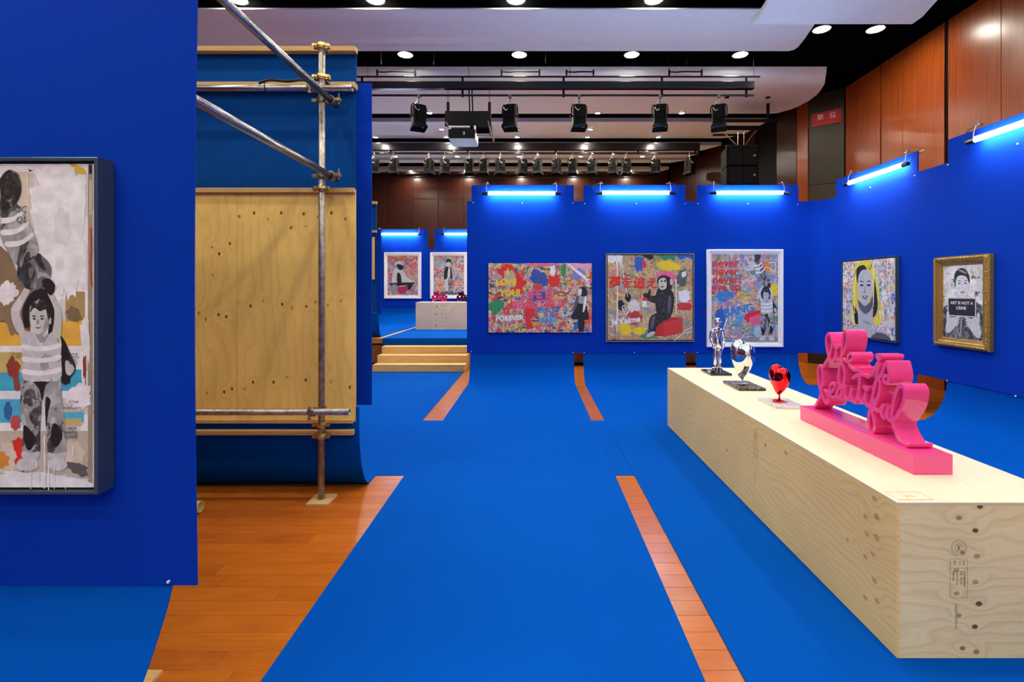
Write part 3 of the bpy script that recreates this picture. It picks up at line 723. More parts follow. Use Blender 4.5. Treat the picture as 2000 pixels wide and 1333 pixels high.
# ================================================================ pink lettering sculpture
PINK = mat('glossy_pink_lacquer', (0.86, 0.072, 0.30), 0.10, spec=0.5, var=0.02, coat=0.5)
XL = 1.965
ZB0 = ZT + .0005; ZB1 = 0.7945
pk = thing('lettering_sculpture', 'big glossy pink lettering sculpture reading life is beautiful on a long pink base', 'sculpture', (2.018, 3.08, ZB0))
mb = MB('y'); mb.box(1.918, 2.118, 2.537, 3.615, ZB0, ZB1); mb.build('plinth', PINK, pk, 0.002)
A = lambda u, v: (1590 + u / 10.254, 640 + v / 10.254)
B = lambda u, v: (1700 + u / 9.521, 680 + v / 9.521)
C = lambda u, v: (1560 + u / 8.331, 740 + v / 8.331)
D = lambda u, v: (1680 + u / 8.33, 780 + v / 8.33)
def P2(p):
    y = XL * F / (p[0] - CX); return (-y, H - (p[1] - CY) * y / F)
ST = []
def st(f, *pts): return [f(*p) for p in pts]
# b of the lower word: foot, stem, tall loop, bowl, then e a u
ST.append(st(C, (228, 478), (262, 440), (300, 380), (335, 300), (358, 200), (372, 110), (385, 20)) + st(A, (165, 1180), (168, 1050), (158, 900), (140, 800), (110, 768), (80, 800), (72, 900), (76, 1020), (95, 1150), (118, 1260))
          + st(C, (342, 160), (372, 260), (402, 350), (440, 402), (466, 370), (468, 300), (440, 215), (415, 188)))
ST.append(st(C, (415, 190), (470, 235), (530, 215), (572, 150), (568, 90), (540, 75), (508, 105), (497, 190), (508, 270), (545, 306), (590, 290), (620, 220), (650, 150), (690, 122), (710, 128)))
ST.append(st(C, (690, 125), (640, 165), (612, 240), (625, 305), (660, 290), (690, 220), (705, 150), (748, 122), (738, 200), (742, 290), (775, 342), (812, 310), (836, 240), (850, 178)))
ST.append(st(C, (850, 178), (845, 270), (860, 350), (895, 385), (930, 350), (955, 270), (972, 150), (985, 20)) + st(A, (895, 1250), (905, 1080), (915, 930), (918, 830)))
ST.append(st(C, (972, 150), (972, 260), (985, 345), (1015, 380), (1048, 330), (1075, 270), (1085, 235)))
ST.append(st(C, (1087, 235), (1078, 330), (1092, 415), (1130, 445), (1165, 400), (1195, 290), (1225, 160), (1260, 30)) + st(B, (50, 800), (75, 680), (115, 590), (150, 590), (172, 640), (172, 740), (150, 860), (105, 980), (60, 1090), (35, 1180))
          + st(C, (1215, 330), (1175, 450), (1140, 580), (1128, 690), (1138, 800), (1175, 870), (1215, 860), (1232, 780), (1222, 680), (1195, 570), (1180, 500)))
ST.append(st(D, (175, 175), (225, 150), (262, 195), (300, 195), (335, 150), (368, 85), (348, 170), (342, 255), (370, 305), (405, 280), (430, 210), (452, 128), (440, 220), (447, 310), (485, 352), (530, 340), (585, 280), (640, 180))
          + st(B, (545, 1180), (600, 1040), (630, 900), (628, 780), (585, 700), (530, 712), (480, 800), (445, 920), (420, 1050), (400, 1180)) + st(D, (508, 250), (518, 340), (540, 450), (590, 575), (650, 680), (710, 755), (765, 752), (775, 735)))
# l i f e of the upper word
ST.append(st(A, (140, 790), (175, 790), (215, 720), (290, 590), (330, 480), (350, 340), (335, 200), (290, 125), (248, 190), (240, 320), (260, 460), (292, 580), (325, 650), (368, 690), (402, 640), (425, 560), (432, 480)))
ST.append(st(A, (432, 480), (432, 600), (462, 655), (500, 645), (545, 590), (590, 500), (635, 370), (655, 220), (642, 110), (615, 80), (588, 130), (570, 260), (560, 400), (552, 540), (535, 680), (505, 820), (487, 960), (492, 1080), (520, 1165), (560, 1180), (592, 1110), (605, 980), (596, 860), (570, 750), (548, 670)))
ST.append(st(A, (548, 660), (595, 645), (640, 680), (695, 685), (750, 640), (770, 575), (745, 525), (700, 535), (672, 600), (682, 690), (720, 780), (775, 840), (840, 862), (895, 845), (925, 815)))
# cross bar, i and s
ST.append(st(A, (772, 1012), (830, 965), (900, 945), (980, 955), (1060, 985), (1110, 975), (1160, 920), (1220, 820), (1270, 720)))
ST.append(st(B, (155, 315), (130, 420), (108, 520), (118, 575), (160, 545), (215, 460), (260, 350), (300, 265), (322, 330), (345, 440), (350, 550), (325, 630), (285, 655), (250, 615), (245, 545), (268, 515), (298, 535)))
RS = 0.0106
RIB = [0]
def ribbon(mb, pts, r, xa, xb):
    P = []
    for p in catmull([(*p, 0) for p in pts], n=6):
        p = Vector((p[0], p[1]))
        if not P or (p - P[-1]).length > 0.0018: P.append(p)
    n = len(P); be = 0.0020; k0 = RIB[0]; RIB[0] += 1
    def dx(i): return 0.00022 * k0 + 0.0009 * i / n          # no two strokes share a plane
    N = []
    for i in range(n):
        d = (P[min(i + 1, n - 1)] - P[max(i - 1, 0)]).normalized(); N.append(Vector((-d.y, d.x)))
    prof = [(1, 1.0, xb, 1), (1, 1.0, xa + be, -1), (1, 1 - be / r, xa, -1), (-1, 1 - be / r, xa, -1), (-1, 1.0, xa + be, -1), (-1, 1.0, xb, 1)]
    m = len(prof)
    def pt(i, side, f, x, sg): q = P[i] + N[i] * (r * f * side); return (x + sg * dx(i), -q.x, q.y)
    vs = [pt(i, *q) for i in range(n) for q in prof]
    fs = [(i * m + k, i * m + k + 1, (i + 1) * m + k + 1, (i + 1) * m + k) for i in range(n - 1) for k in range(m - 1)] + [((i + 1) * m, i * m, i * m + m - 1, (i + 1) * m + m - 1) for i in range(n - 1)]
    mb.grid(vs, fs, 0, True)
    for i, dr in ((0, -1), (n - 1, 1)):
        d = (P[1] - P[0]).normalized() if i == 0 else (P[-1] - P[-2]).normalized()
        pp = [P[i] + (N[i] * math.cos(PI * k / 8) + d * dr * math.sin(PI * k / 8)) * r for k in range(9)]
        pi_ = [P[i] + (N[i] * math.cos(PI * k / 8) + d * dr * math.sin(PI * k / 8)) * (r - be) for k in range(9)]
        e = dx(i)
        fr = [(xa - e, -q.x, q.y) for q in pi_]; mid = [(xa + be - e, -q.x, q.y) for q in pp]; bk = [(xb + e, -q.x, q.y) for q in pp]
        mb.grid(fr + mid + bk, [(k, k + 1, 9 + k + 1, 9 + k) for k in range(8)] + [(9 + k, 10 + k, 19 + k, 18 + k) for k in range(8)], 0, True)
        mb.face(fr); mb.face(bk)
mb = MB()
XB = XL + 0.122
for s_ in ST: ribbon(mb, [P2(p) for p in s_], RS, XL, XB)
zmin = min(v[2] for v in mb.v)
LETTERS = [[P2(p) for p in s_] for s_ in ST]
lo = mb.build('lettering', PINK, pk)
lo.data.polygons.foreach_get('use_smooth', [0] * len(lo.data.polygons))
def auto_smooth(o, ang=0.7):
    bm = bmesh.new(); bm.from_mesh(o.data); bmesh.ops.remove_doubles(bm, verts=bm.verts, dist=1e-6)
    bmesh.ops.recalc_face_normals(bm, faces=bm.faces)
    for e in bm.edges:
        if len(e.link_faces) == 2 and e.calc_face_angle(0) > ang: e.smooth = False
    for f in bm.faces: f.smooth = True
    bm.to_mesh(o.data); bm.free()
auto_smooth(lo, .5)
def heart2(c, w, h, rot=0.0):
    out = []
    for k in range(28):
        t = 2 * PI * k / 28; x = 16 * math.sin(t) ** 3 / 17; y = (13 * math.cos(t) - 5 * math.cos(2 * t) - 2 * math.cos(3 * t) - math.cos(4 * t)) / 17
        x *= w / 2; y = (y + 0.15) * h / 2; out.append((c[0] + x * math.cos(rot) - y * math.sin(rot), c[1] + x * math.sin(rot) + y * math.cos(rot)))
    return out
HE = []
for p, w_, h_ in ((A(450, 400), .066, .054), (C(1102, 172), .062, .052), (B(163, 190), .060, .062)):
    c = P2(p); HE.append((c, w_, h_))
    mb = MB(); mb.prism([(-y, z) for y, z in heart2(c, w_, h_)], XL - .0045, XB, axes=(1, 2, 0)); mb.build('heart_dot', PINK, pk, 0.0015)
print('lettering bottom', zmin, 'plinth top', ZB1)

# ================================================================ chrome figure
CHROME = mat('polished_chrome', (0.86, 0.86, 0.87), 0.045, 1.0, var=0.01)
MARB_B = None
def marble(name, base, vein, seed, rough=0.12):
    m, nt, b = newmat(name)
    tc = nt.add('ShaderNodeTexCoord').outputs['Object']; tc = nt.mapping(tc, (1, 1, 1), (seed, seed, 0))
    n = nt.noise(tc, 7, 5, 0.6, 1.5); v = nt.math('ABSOLUTE', nt.math('SUBTRACT', n, 0.5))
    n2 = nt.noise(tc, 18, 4, 0.6, 2.0); v2 = nt.math('ABSOLUTE', nt.math('SUBTRACT', n2, 0.5))
    c = nt.ramp(nt.math('MINIMUM', v, nt.math('ADD', v2, 0.012)), [(0.0, vein), (0.012, nt_mix(vein, base, .4)), (0.03, base)])
    link(nt, c, b.inputs['Base Color']); b.inputs['Roughness'].default_value = rough
    return m
M_BLK = marble('black_marble', (0.012, 0.012, 0.013), (0.55, 0.52, 0.46), 1.0, .06); M_WHT = marble('white_marble', (0.82, 0.80, 0.76), (0.35, 0.34, 0.33), 3.0)
M_BLKP = mat('black_stone', (0.014, 0.014, 0.015), 0.06)
def skin(name, verts, edges, m, parent, root_i=0, sub=2):
    me = bpy.data.meshes.new(name); r = parent
    while r not in ROOT: r = r.parent
    o0 = ROOT[r]
    me.from_pydata([(v[0] - o0.x, v[1] - o0.y, v[2] - o0.z) for v in verts], [(a, b) for a, b in edges], [])
    o = bpy.data.objects.new(name, me); COL.objects.link(o); o.parent = parent
    md = o.modifiers.new('skin', 'SKIN'); md.use_smooth_shade = True
    for i, v in enumerate(verts):
        sv = me.skin_vertices[0].data[i]; rr = v[3]; sv.radius = rr if isinstance(rr, tuple) else (rr, rr)
    me.skin_vertices[0].data[root_i].use_root = True
    sb = o.modifiers.new('sub', 'SUBSURF'); sb.levels = sub; sb.render_levels = sub
    me.materials.append(m); return o
fx, fy, fz = 2.045, 5.60, ZT + 0.0225
st_ = thing('chrome_statue', 'small chrome statue of a man in a brimmed hat, on a black base', 'sculpture', (fx, fy, ZT + .0005))
mb = MB(); mb.box(1.924, 2.152, 5.454, 5.775, ZT + .0005, fz); mb.build('plinth', M_BLKP, st_, 0.001)
hs = 0.595
def Q(x, y, z, r): return (fx + x * hs, fy + y * hs, fz + z * hs, tuple(q * hs for q in r) if isinstance(r, tuple) else r * hs)
verts = [Q(0, 0, .50, (.078, .058)), Q(0, 0, .60, (.070, .052)), Q(0, -.004, .70, (.086, .058)), Q(0, 0, .785, (.075, .05)), Q(0, -.004, .83, .030), Q(0, -.008, .855, .030),   # 0-5 pelvis..neck
         Q(-.040, -.006, .44, .052), Q(-.050, -.022, .26, .043), Q(-.050, -.004, .06, .034),           # 6-8 leg
         Q(.040, .0, .44, .052), Q(.045, -.018, .26, .043), Q(.044, .004, .06, .034),                   # 9-11 leg
         Q(-.105, -.002, .765, .032), Q(-.122, .01, .63, .030), Q(-.098, -.055, .51, .023), Q(-.082, -.085, .465, .018),   # 12-15 arm
         Q(.100, .0, .765, .032), Q(.130, .016, .63, .030), Q(.100, -.05, .50, .023), Q(.078, -.085, .455, .018)]          # 16-19 arm
edges = [(0, 1), (1, 2), (2, 3), (3, 4), (4, 5), (0, 6), (6, 7), (7, 8), (0, 9), (9, 10), (10, 11), (3, 12), (12, 13), (13, 14), (14, 15), (3, 16), (16, 17), (17, 18), (18, 19)]
body = skin('body', verts, edges, CHROME, st_)
def ell(mb, c, r, n=14, m=10):
    vs = []; fs = []
    for i in range(m + 1):
        t = PI * i / m
        for k in range(n): vs.append((c[0] + r[0] * math.sin(t) * math.cos(2 * PI * k / n), c[1] + r[1] * math.sin(t) * math.sin(2 * PI * k / n), c[2] + r[2] * math.cos(t)))
    for i in range(m):
        for k in range(n): fs.append((i * n + k, i * n + (k + 1) % n, (i + 1) * n + (k + 1) % n, (i + 1) * n + k))
    mb.grid(vs, fs, 0, True)
mb = MB(); hc = (fx, fy - .012 * hs, fz + .905 * hs)
ell(mb, hc, (.046 * hs, .054 * hs, .062 * hs)); ell(mb, (hc[0], hc[1] - .052 * hs, hc[2] - .006 * hs), (.009 * hs, .014 * hs, .016 * hs), 8, 6)
for s in (-1, 1): ell(mb, (hc[0] + s * .047 * hs, hc[1] + .002 * hs, hc[2] - .004 * hs), (.008 * hs, .012 * hs, .018 * hs), 8, 6); ell(mb, (hc[0] + s * .018 * hs, hc[1] - .048 * hs, hc[2] + .008 * hs), (.008 * hs, .006 * hs, .006 * hs), 8, 6)
ell(mb, (hc[0], hc[1] - .050 * hs, hc[2] - .024 * hs), (.018 * hs, .009 * hs, .006 * hs), 8, 6)
ell(mb, (hc[0], hc[1] - .050 * hs, hc[2] - .036 * hs), (.016 * hs, .008 * hs, .006 * hs), 8, 6)
ell(mb, (hc[0], hc[1] + .014 * hs, hc[2] + .006 * hs), (.052 * hs, .052 * hs, .058 * hs))
mb.build('head', CHROME, st_)
mb = MB(); mb.lathe([(0, .075 * hs), (.028 * hs, .072 * hs), (.045 * hs, .055 * hs), (.051 * hs, .02 * hs), (.052 * hs, .0), (.085 * hs, .003 * hs), (.086 * hs, .008 * hs), (.055 * hs, .012 * hs)], (hc[0], hc[1], hc[2] + .028 * hs), 24); mb.build('hat', CHROME, st_)
mb = MB()                                   # jacket skirt, lapels, wide trouser hems
mb.lathe([(.066 * hs, .20 * hs), (.078 * hs, .12 * hs), (.093 * hs, .0), (.088 * hs, .0), (.07 * hs, .12 * hs)], (fx, fy, fz + .44 * hs), 20)
for s in (-1, 1):
    mb.tube(catmull([(fx + s * .05 * hs, fy - .040 * hs, fz + .81 * hs), (fx + s * .034 * hs, fy - .062 * hs, fz + .74 * hs), (fx + s * .006 * hs, fy - .064 * hs, fz + .62 * hs)]), .011 * hs, 8)
    mb.lathe([(.040 * hs, .16 * hs), (.048 * hs, .06 * hs), (.054 * hs, .0), (.046 * hs, .0)], (fx + s * .047 * hs, fy, fz + .035 * hs), 16)
mb.build('jacket', CHROME, st_)
for s in (-1, 1):
    mb = MB(); c = (fx + s * .052 * hs, fy, fz)
    mb.tube(catmull([(c[0], c[1] + .035 * hs, c[2] + .030 * hs), (c[0] - .01 * hs, c[1] - .02 * hs, c[2] + .028 * hs), (c[0] - .05 * hs + s * .03 * hs, c[1] - .08 * hs, c[2] + .024 * hs), (c[0] - .09 * hs + s * .05 * hs, c[1] - .13 * hs, c[2] + .020 * hs)]), .030 * hs, 10, r2=.016 * hs)
    mb.build('shoe', CHROME, st_)
    hx, hy, hz = fx + s * .080 * hs, fy - .09 * hs, fz + .455 * hs
    mb = MB(); ell(mb, (hx, hy, hz), (.018 * hs, .014 * hs, .022 * hs), 10, 7)
    for k in range(4): mb.tube(catmull([(hx - s * .004 * hs, hy - .006 * hs, hz + (.012 - .009 * k) * hs), (hx - s * .010 * hs, hy - .022 * hs, hz + (.010 - .010 * k) * hs), (hx - s * .028 * hs, hy - .020 * hs, hz + (.008 - .010 * k) * hs)], n=3), .0055 * hs, 6)
    mb.tube([(hx + s * .012 * hs, hy - .004 * hs, hz + .014 * hs), (hx + s * .002 * hs, hy - .022 * hs, hz + .026 * hs)], .006 * hs, 6)
    mb.build('hand', CHROME, st_)
mb = MB(); mb.tube([(fx + .075 * hs, fy - .105 * hs, fz + .50 * hs), (fx - .06 * hs, fy - .12 * hs, fz + .0)], .007 * hs, 8); mb.build('cane', CHROME, st_)
mb = MB(); mb.tube([(fx + .10 * hs, fy + .075 * hs, fz + .66 * hs), (fx + .225 * hs, fy + .10 * hs, fz + .985 * hs)], .0095 * hs, 8); mb.tube([(fx + .10 * hs, fy + .075 * hs, fz + .66 * hs), (fx + .06 * hs, fy + .05 * hs, fz + .58 * hs)], .0095 * hs, 8)
mb.build('long_stick', mat('pale_stick', (0.75, 0.72, 0.64), 0.3), st_)

# ================================================================ balloon hearts
def balloon(mb, c, wy, h, tx, wr=0.0, rot=0.0):
    """inflated heart standing in the YZ plane (seen obliquely), thick along X, seam round the rim"""
    half = [(0, .40), (.07, .68), (.24, .92), (.52, 1.0), (.80, .88), (.97, .55), (.97, .15), (.82, -.24), (.56, -.60), (.29, -.88), (.10, -1.03)]
    R = catmull([(x, y, 0) for x, y in half + [(0, -1.08)] + [(-x, y) for x, y in reversed(half[1:])]], True, 3); n = len(R); m = 14
    c0 = Vector((0, -0.12)); vs = []; fs = []
    for side in (1, -1):
        o0 = len(vs)
        for i in range(m + 1):
            s = i / m
            for k in range(n):
                p = c0 + (Vector((R[k].x, R[k].y)) - c0) * s
                th = (1 - s ** 2.4) ** 0.5 * (0.42 + 0.58 * min(1, max(0, (p.y + 1.05) / 1.5)) ** .8) * (1 - .5 * math.exp(-(p.x / .2) ** 2) * min(1, max(0, p.y * 1.3)))
                wrk = 1 + wr * math.sin(k * 2.0 * PI * 11 / n + 2 * s) * s ** 4 * (1 - s) * 5
                y = p.x * wy / 2; z = p.y * h / 2
                y, z = y * math.cos(rot) - z * math.sin(rot), y * math.sin(rot) + z * math.cos(rot)
                vs.append((c[0] + side * th * wrk * tx / 2, c[1] + y, c[2] + z))
        for i in range(m):
            for k in range(n): fs.append((o0 + i * n + k, o0 + i * n + (k + 1) % n, o0 + (i + 1) * n + (k + 1) % n, o0 + (i + 1) * n + k))
    mb.grid(vs, fs, 0, True)
def heart_sculpt(label, hx, hy, wy, h, tx, base, mbase, mh, zc, tip):
    bx0, bx1, by0, by1, bt = base
    o = thing('balloon_heart', label, 'sculpture', (hx, hy, ZT + .0005))
    mb = MB(); mb.box(bx0, bx1, by0, by1, ZT + .0005, ZT + bt); mb.build('plinth', mbase, o, 0.0015)
    mb = MB(); balloon(mb, (hx, hy, zc), wy, h, tx, 0.05, 0.12); b = mb.build('balloon', mh, o, weld=True)
    zt_ = ZT + bt
    mb = MB(); mb.lathe([(.017 * h / .37, .02), (.010 * h / .37, .0), (.006, -.012), (.013 * h / .37, -.03), (.016 * h / .37, -.035), (0.002, -.03)], (hx, hy, tip), 14); mb.tube([(hx, hy, tip - .02), (hx, hy, zt_ + .001)], .0045, 8); mb.build('knot', mh, o)
    mb = MB(); random.seed(int(hy * 100))
    for k in range(4):
        a0 = k * 1.7; pts = []
        for j in range(16):
            a = a0 + j * 0.9; rr = .012 + .0045 * j * (0.6 + .4 * math.sin(k + j)); pts.append((hx + rr * math.cos(a) * .8, hy + rr * math.sin(a) * 1.0, zt_ + .006 + .009 * (1 + math.sin(j * 1.7 + k)) * (1 - j / 20)))
        mb.tube(catmull(pts, n=3), .0028, 6)
    mb.build('ribbon', mh, o)
    return o
heart_sculpt('silver chrome balloon heart on a black veined marble base', 2.005, 4.83, .34, .36, .20, (1.893, 2.141, 4.631, 5.03, .024), M_BLK, CHROME, .958, .765)
REDCH = mat('red_chrome', (0.80, 0.018, 0.025), 0.06, 1.0, var=0.01)
heart_sculpt('red chrome balloon heart on a white marble base', 2.0, 4.09, .235, .235, .14, (1.90, 2.135, 3.93, 4.262, .018), M_WHT, REDCH, .893, .768)

# ================================================================ scaffolding
sc = thing('scaffolding', 'steel scaffold pipes with couplers bracing the blue walls from behind', 'scaffold', (-1.63, 3.85, 0))
R_ = 0.0245
def pipe(p0, p1, m=STEEL): mb = MB(); mb.pipe(p0, p1, R_); return mb.build('pipe', m, sc)
PX, PY = -1.632, 3.86
pipe((PX - .004, PY, 0.021), (PX + .002, PY, 3.53), STEEL_W)
pipe((-4.3, 3.79, 3.152), (-1.372, 3.79, 3.152), STEEL)
pipe((-4.3, 3.79, 0.705), (-1.394, 3.79, 0.705), STEEL_W)
pipe((-1.562, 1.70, 3.085), (-1.562, 3.965, 3.085)); pipe((-1.562, 1.70, 2.505), (-1.562, 3.965, 2.505))
pipe((-1.70, 2.02, 0.021), (-1.70, 2.02, 3.53), STEEL_W)
for bxx, byy in ((PX, PY), (-1.655, 2.03)):
    mb = MB('x'); mb.box(bxx - .083, bxx + .083, byy - .095, byy + .095, 0.0005, 0.020); mb.build('base_plate', BATTEN, sc, 0.002)
def coupler(z, m, back=True):
    mb = MB(); mb.lathe([(.0255, -.022), (.036, -.022), (.038, -.016), (.038, .016), (.036, .022), (.0255, .022)], (PX, PY, z), 18)
    mb.lathe([(.0375, -.007), (.041, -.006), (.041, .006), (.0375, .007)], (PX, PY, z), 18)
    for s in (-1, 1):
        mb.box(PX + s * .034, PX + s * .062, PY - .014, PY + .014, z - .018, z + .018)
        mb.cyl((PX + s * .052, PY - .034, z), (PX + s * .052, PY + .03, z), .0065, 8); mb.cyl((PX + s * .052, PY - .036, z), (PX + s * .052, PY - .022, z), .012, 6)
    if back: mb.box(PX - .02, PX + .02, PY + .03, PY + .11, z - .012, z + .012)
    mb.build('coupler', m, sc, 0.002)
for z, m in ((3.50, BRASS), (3.262, BRASS), (2.405, BRASS), (0.594, BRASS), (0.506, BRASS)): coupler(z, m)
def swivel(z, m):
    mb = MB(); mb.lathe([(.0255, -.02), (.037, -.02), (.037, .02), (.0255, .02)], (PX, PY, z), 16)
    c = (-1.562, PY + .0, z + (.0))
    vs = []
    for yy in (-.024, .024):
        for rr in (.0255, .037):
            for k in range(16): vs.append((c[0] + rr * math.cos(2 * PI * k / 16), c[1] + yy, c[2] + rr * math.sin(2 * PI * k / 16)))
    fs = []
    for k in range(16):
        k2 = (k + 1) % 16; fs += [(k, k2, 16 + k2, 16 + k), (32 + k, 48 + k, 48 + k2, 32 + k2), (16 + k, 16 + k2, 48 + k2, 48 + k), (k, 32 + k, 32 + k2, k2)]
    mb.grid(vs, fs, 0, True)
    mb.box(PX + .03, c[0] - .03, PY - .014, PY + .014, z - .014, z + .014)
    mb.box(c[0] + .03, c[0] + .075, PY - .02, PY + .02, z - .006, z + .016); mb.cyl((c[0] + .06, PY, z - .03), (c[0] + .06, PY, z + .055), .006, 8); mb.cyl((c[0] + .06, PY, z + .014), (c[0] + .06, PY, z + .026), .012, 6)
    mb.box(PX - .075, PX - .03, PY - .012, PY + .012, z - .016, z + .012)
    mb.build('coupler', m, sc, 0.002)
swivel(3.085, RUST); swivel(2.505, RUST)
def cross(z, m):
    mb = MB(); mb.lathe([(.0255, -.02), (.036, -.02), (.036, .02), (.0255, .02)], (PX, PY, z), 16)
    mb.tube([(PX - .055, 3.79, z), (PX - .055, 3.79 - .001, z)], .03, 12)
    vs = []
    for xx in (-.06, -.022):
        for rr in (.0255, .035):
            for k in range(16): vs.append((PX + xx, 3.79 + rr * math.cos(2 * PI * k / 16), z + rr * math.sin(2 * PI * k / 16)))
    fs = []
    for k in range(16):
        k2 = (k + 1) % 16; fs += [(k, k2, 16 + k2, 16 + k), (32 + k, 48 + k, 48 + k2, 32 + k2), (16 + k, 16 + k2, 48 + k2, 48 + k), (k, 32 + k, 32 + k2, k2)]
    mb.grid(vs, fs, 0, True)
    mb.cyl((PX - .05, 3.755, z - .045), (PX - .05, 3.755, z + .05), .006, 8); mb.cyl((PX - .05, 3.755, z - .05), (PX - .05, 3.755, z - .034), .013, 6); mb.cyl((PX - .05, 3.755, z + .022), (PX - .05, 3.755, z + .034), .013, 6)
    mb.build('coupler', m, sc, 0.0015)
cross(0.705, RUST); cross(3.152, RUST)
mb = MB(); 
for dz, dy in ((0, 0), (.008, -.006), (.004, .008)):
    mb.tube(catmull([(-2.06, 3.76 + dy, 3.172 + dz), (-1.98, 3.76 + dy, 3.195 + dz), (-1.85, 3.77 + dy, 3.19 + dz), (-1.75, 3.78 + dy, 3.205 + dz), (-1.66, 3.79 + dy, 3.19 + dz)]), .005, 6)
mb.tube(catmull([(-2.02, 3.79 - .027, 3.19), (-2.02, 3.79 - .029, 3.15), (-2.02, 3.79 - .01, 3.124), (-2.02, 3.79 + .02, 3.13)]), .004, 6)
tag(mb.build('cable', CABLE), 'black cable bundled on the upper horizontal scaffold pipe', 'cable')
# cardboard tube on the floor
CARD = mat('cardboard', (0.62, 0.43, 0.12), 0.6, var=0.12)
mb = MB(); mb.pipe((-3.9, 3.60, 0.0445), (-2.43, 3.66, 0.0445), .0435, .006, 24); tag(mb.build('cardboard_tube', CARD), 'tan cardboard tube lying on the parquet behind the nearest blue wall', 'tube')

# ================================================================ steps and the bench on the stage
STP = plywood('step_plywood', (0.80, 0.53, 0.20), (0.66, 0.38, 0.11), (0.24, 0.10, 0.03), freq=12, amp=.7, knots=[(-.5, -.1, .012, .9), (.2, .0, .012, .9), (.6, .12, .012, .8)])
stp = thing('wooden_steps', 'three broad plywood steps up to the blue carpeted stage', 'steps', (-2.27, 10.3, 0.007))
for i in range(3):
    y0 = 9.9 + .3 * i; z1 = .145 * (i + 1)
    mb = MB('x'); mb.box(-3.185, -1.365, y0, y0 + .018, 0.007, z1 - .018); mb.build('riser', STP, stp, 0.002)
    mb = MB('x'); mb.box(-3.185, -1.365, y0, min(y0 + .32, 10.78), z1 - .018, z1); mb.build('tread', STP, stp, 0.002)
for x in (-3.183, -1.385):
    mb = MB('y'); mb.prism([(9.92, .007), (10.78, .007), (10.78, .415), (10.52, .415), (10.52, .27), (10.22, .27), (10.22, .125), (9.92, .125)], x, x + .018, axes=(1, 2, 0)); mb.build('side_panel', STP, stp)
YB2 = 13.06; ZB2 = ZS + .0065
b2 = thing('plywood_bench', 'pale plywood bench on the stage carrying two small lettering sculptures', 'bench', (-2.0, YB2, ZB2))
PLF = plywood('plywood_far', (0.84, 0.68, 0.45), (0.70, 0.52, 0.30), (0.25, 0.13, 0.05), freq=11, amp=.7, seed=5.0, knots=[(-.55, .1, .018, .9), (-.55, .4, .018, .9), (-.53, .6, .018, .9), (.4, .3, .018, .9)])
mb = MB('x'); mb.box(-3.08, -1.266, YB2, YB2 + T, ZB2, 1.285); mb.build('front_panel', PLF, b2, 0.002)
mb = MB('x'); mb.box(-1.264, -0.6, YB2, YB2 + T, ZB2, 1.285); mb.build('front_panel', PLF, b2, 0.002)
mb = MB('y'); mb.box(-3.08, -3.068, YB2 + T + .001, YB2 + .75, ZB2, 1.285); mb.build('side_panel', PLF, b2, 0.002)
mb = MB('x'); mb.box(-3.08, -0.6, YB2, YB2 + .75, 1.286, 1.298); mb.build('top_panel', PLF, b2, 0.002)
SCR = mat('screw_dark', (0.05, 0.035, 0.02), 0.5)
mb = MB()
for xx in (-2.40, -2.31, -1.66, -1.6):
    for k in range(6): mb.cyl((xx + .01 * ((k * 3) % 4), YB2 - .002, .68 + k * .105), (xx + .01 * ((k * 3) % 4), YB2 + .001, .68 + k * .105), .009, 8)
o = mb.build('screws', SCR, b2); o['kind'] = 'stuff'
# two small lettering sculptures: same word picture, cast in tinted chrome
PKCH = mat('pink_chrome', (0.95, 0.03, 0.17), 0.12, 0.85, var=0.01); PUCH = mat('plum_chrome', (0.13, 0.008, 0.035), 0.1, 0.9, var=0.01)
ys = [p[0] for s_ in LETTERS for p in s_]; zs = [p[1] for s_ in LETTERS for p in s_]
y0_, y1_, z0_, z1_ = min(ys), max(ys), min(zs), max(zs)
for nm, xx, m_, lab in (('pink', -2.52, PKCH, 'little pink chrome lettering sculpture on the stage bench'), ('plum', -1.86, PUCH, 'little dark plum chrome lettering sculpture on the stage bench')):
    o = thing('lettering_sculpture', lab, 'sculpture', (xx, 13.35, 1.2985), 0)
    sx, sz = .42 / (y1_ - y0_), .27 / (z1_ - z0_)
    mb = MB()
    for s_ in LETTERS: ribbon(mb, [((p[0] - y0_) * sx, (p[1] - z0_) * sz) for p in s_], .012, 0, .09)
    mb.v = [(-.21 - y, x - .045, z + .012) for x, y, z in mb.v]       # face turned towards the steps
    mb.build('lettering', m_, o, local=True)
    for c, w_, h_ in HE:
        mb = MB(); q = ((c[0] - y0_) * sx, (c[1] - z0_) * sz)
        mb.prism([(x - .21, z + .012) for x, z in heart2(q, .03, .03)], -.047, .045, axes=(0, 2, 1)); mb.build('heart_dot', m_, o, local=True)
# ================================================================ lighting bars, lamps, projector, speakers
def bar(label, y, xs, zu, zb0, zb1, zl, hang, lowx=None):
    o = thing('lighting_bar', label, 'lighting bar', (0, y, zb0))
    mb = MB()
    if zu: mb.cyl((xs[0], y, zu), (xs[1], y, zu), .017, 10); mb.build('pipe', BLACKG, o)
    mb = MB(); mb.box(xs[0], xs[1] - .12, y - .05, y + .05, zb0, zb1); mb.build('raceway', BLACKG, o, 0.006)
    mb = MB(); mb.cyl((xs[0], y, zl), (xs[1] - .12, y, zl), .020, 10); mb.build('pipe', BLACKG, o)
    for x in hang:
        mb = MB(); mb.box(x - .02, x + .02, y + .03, y + .045, zl - .02, (zu or zb1) + .03); mb.build('bracket', BLACK, o)
        mb = MB(); mb.cyl((x + .12, y, (zu or zb1)), (x + .12, y, ZC - .002), .0045, 6); mb.build('hanger', DARKMET, o)
    return o
YB = 9.3
fb = bar('black lighting bar with five lamps, closest to the viewer', YB, (-4.2, 4.19), 5.578, 5.345, 5.478, 5.232, (-3.2, -1.33, .55, 2.38, 3.95))
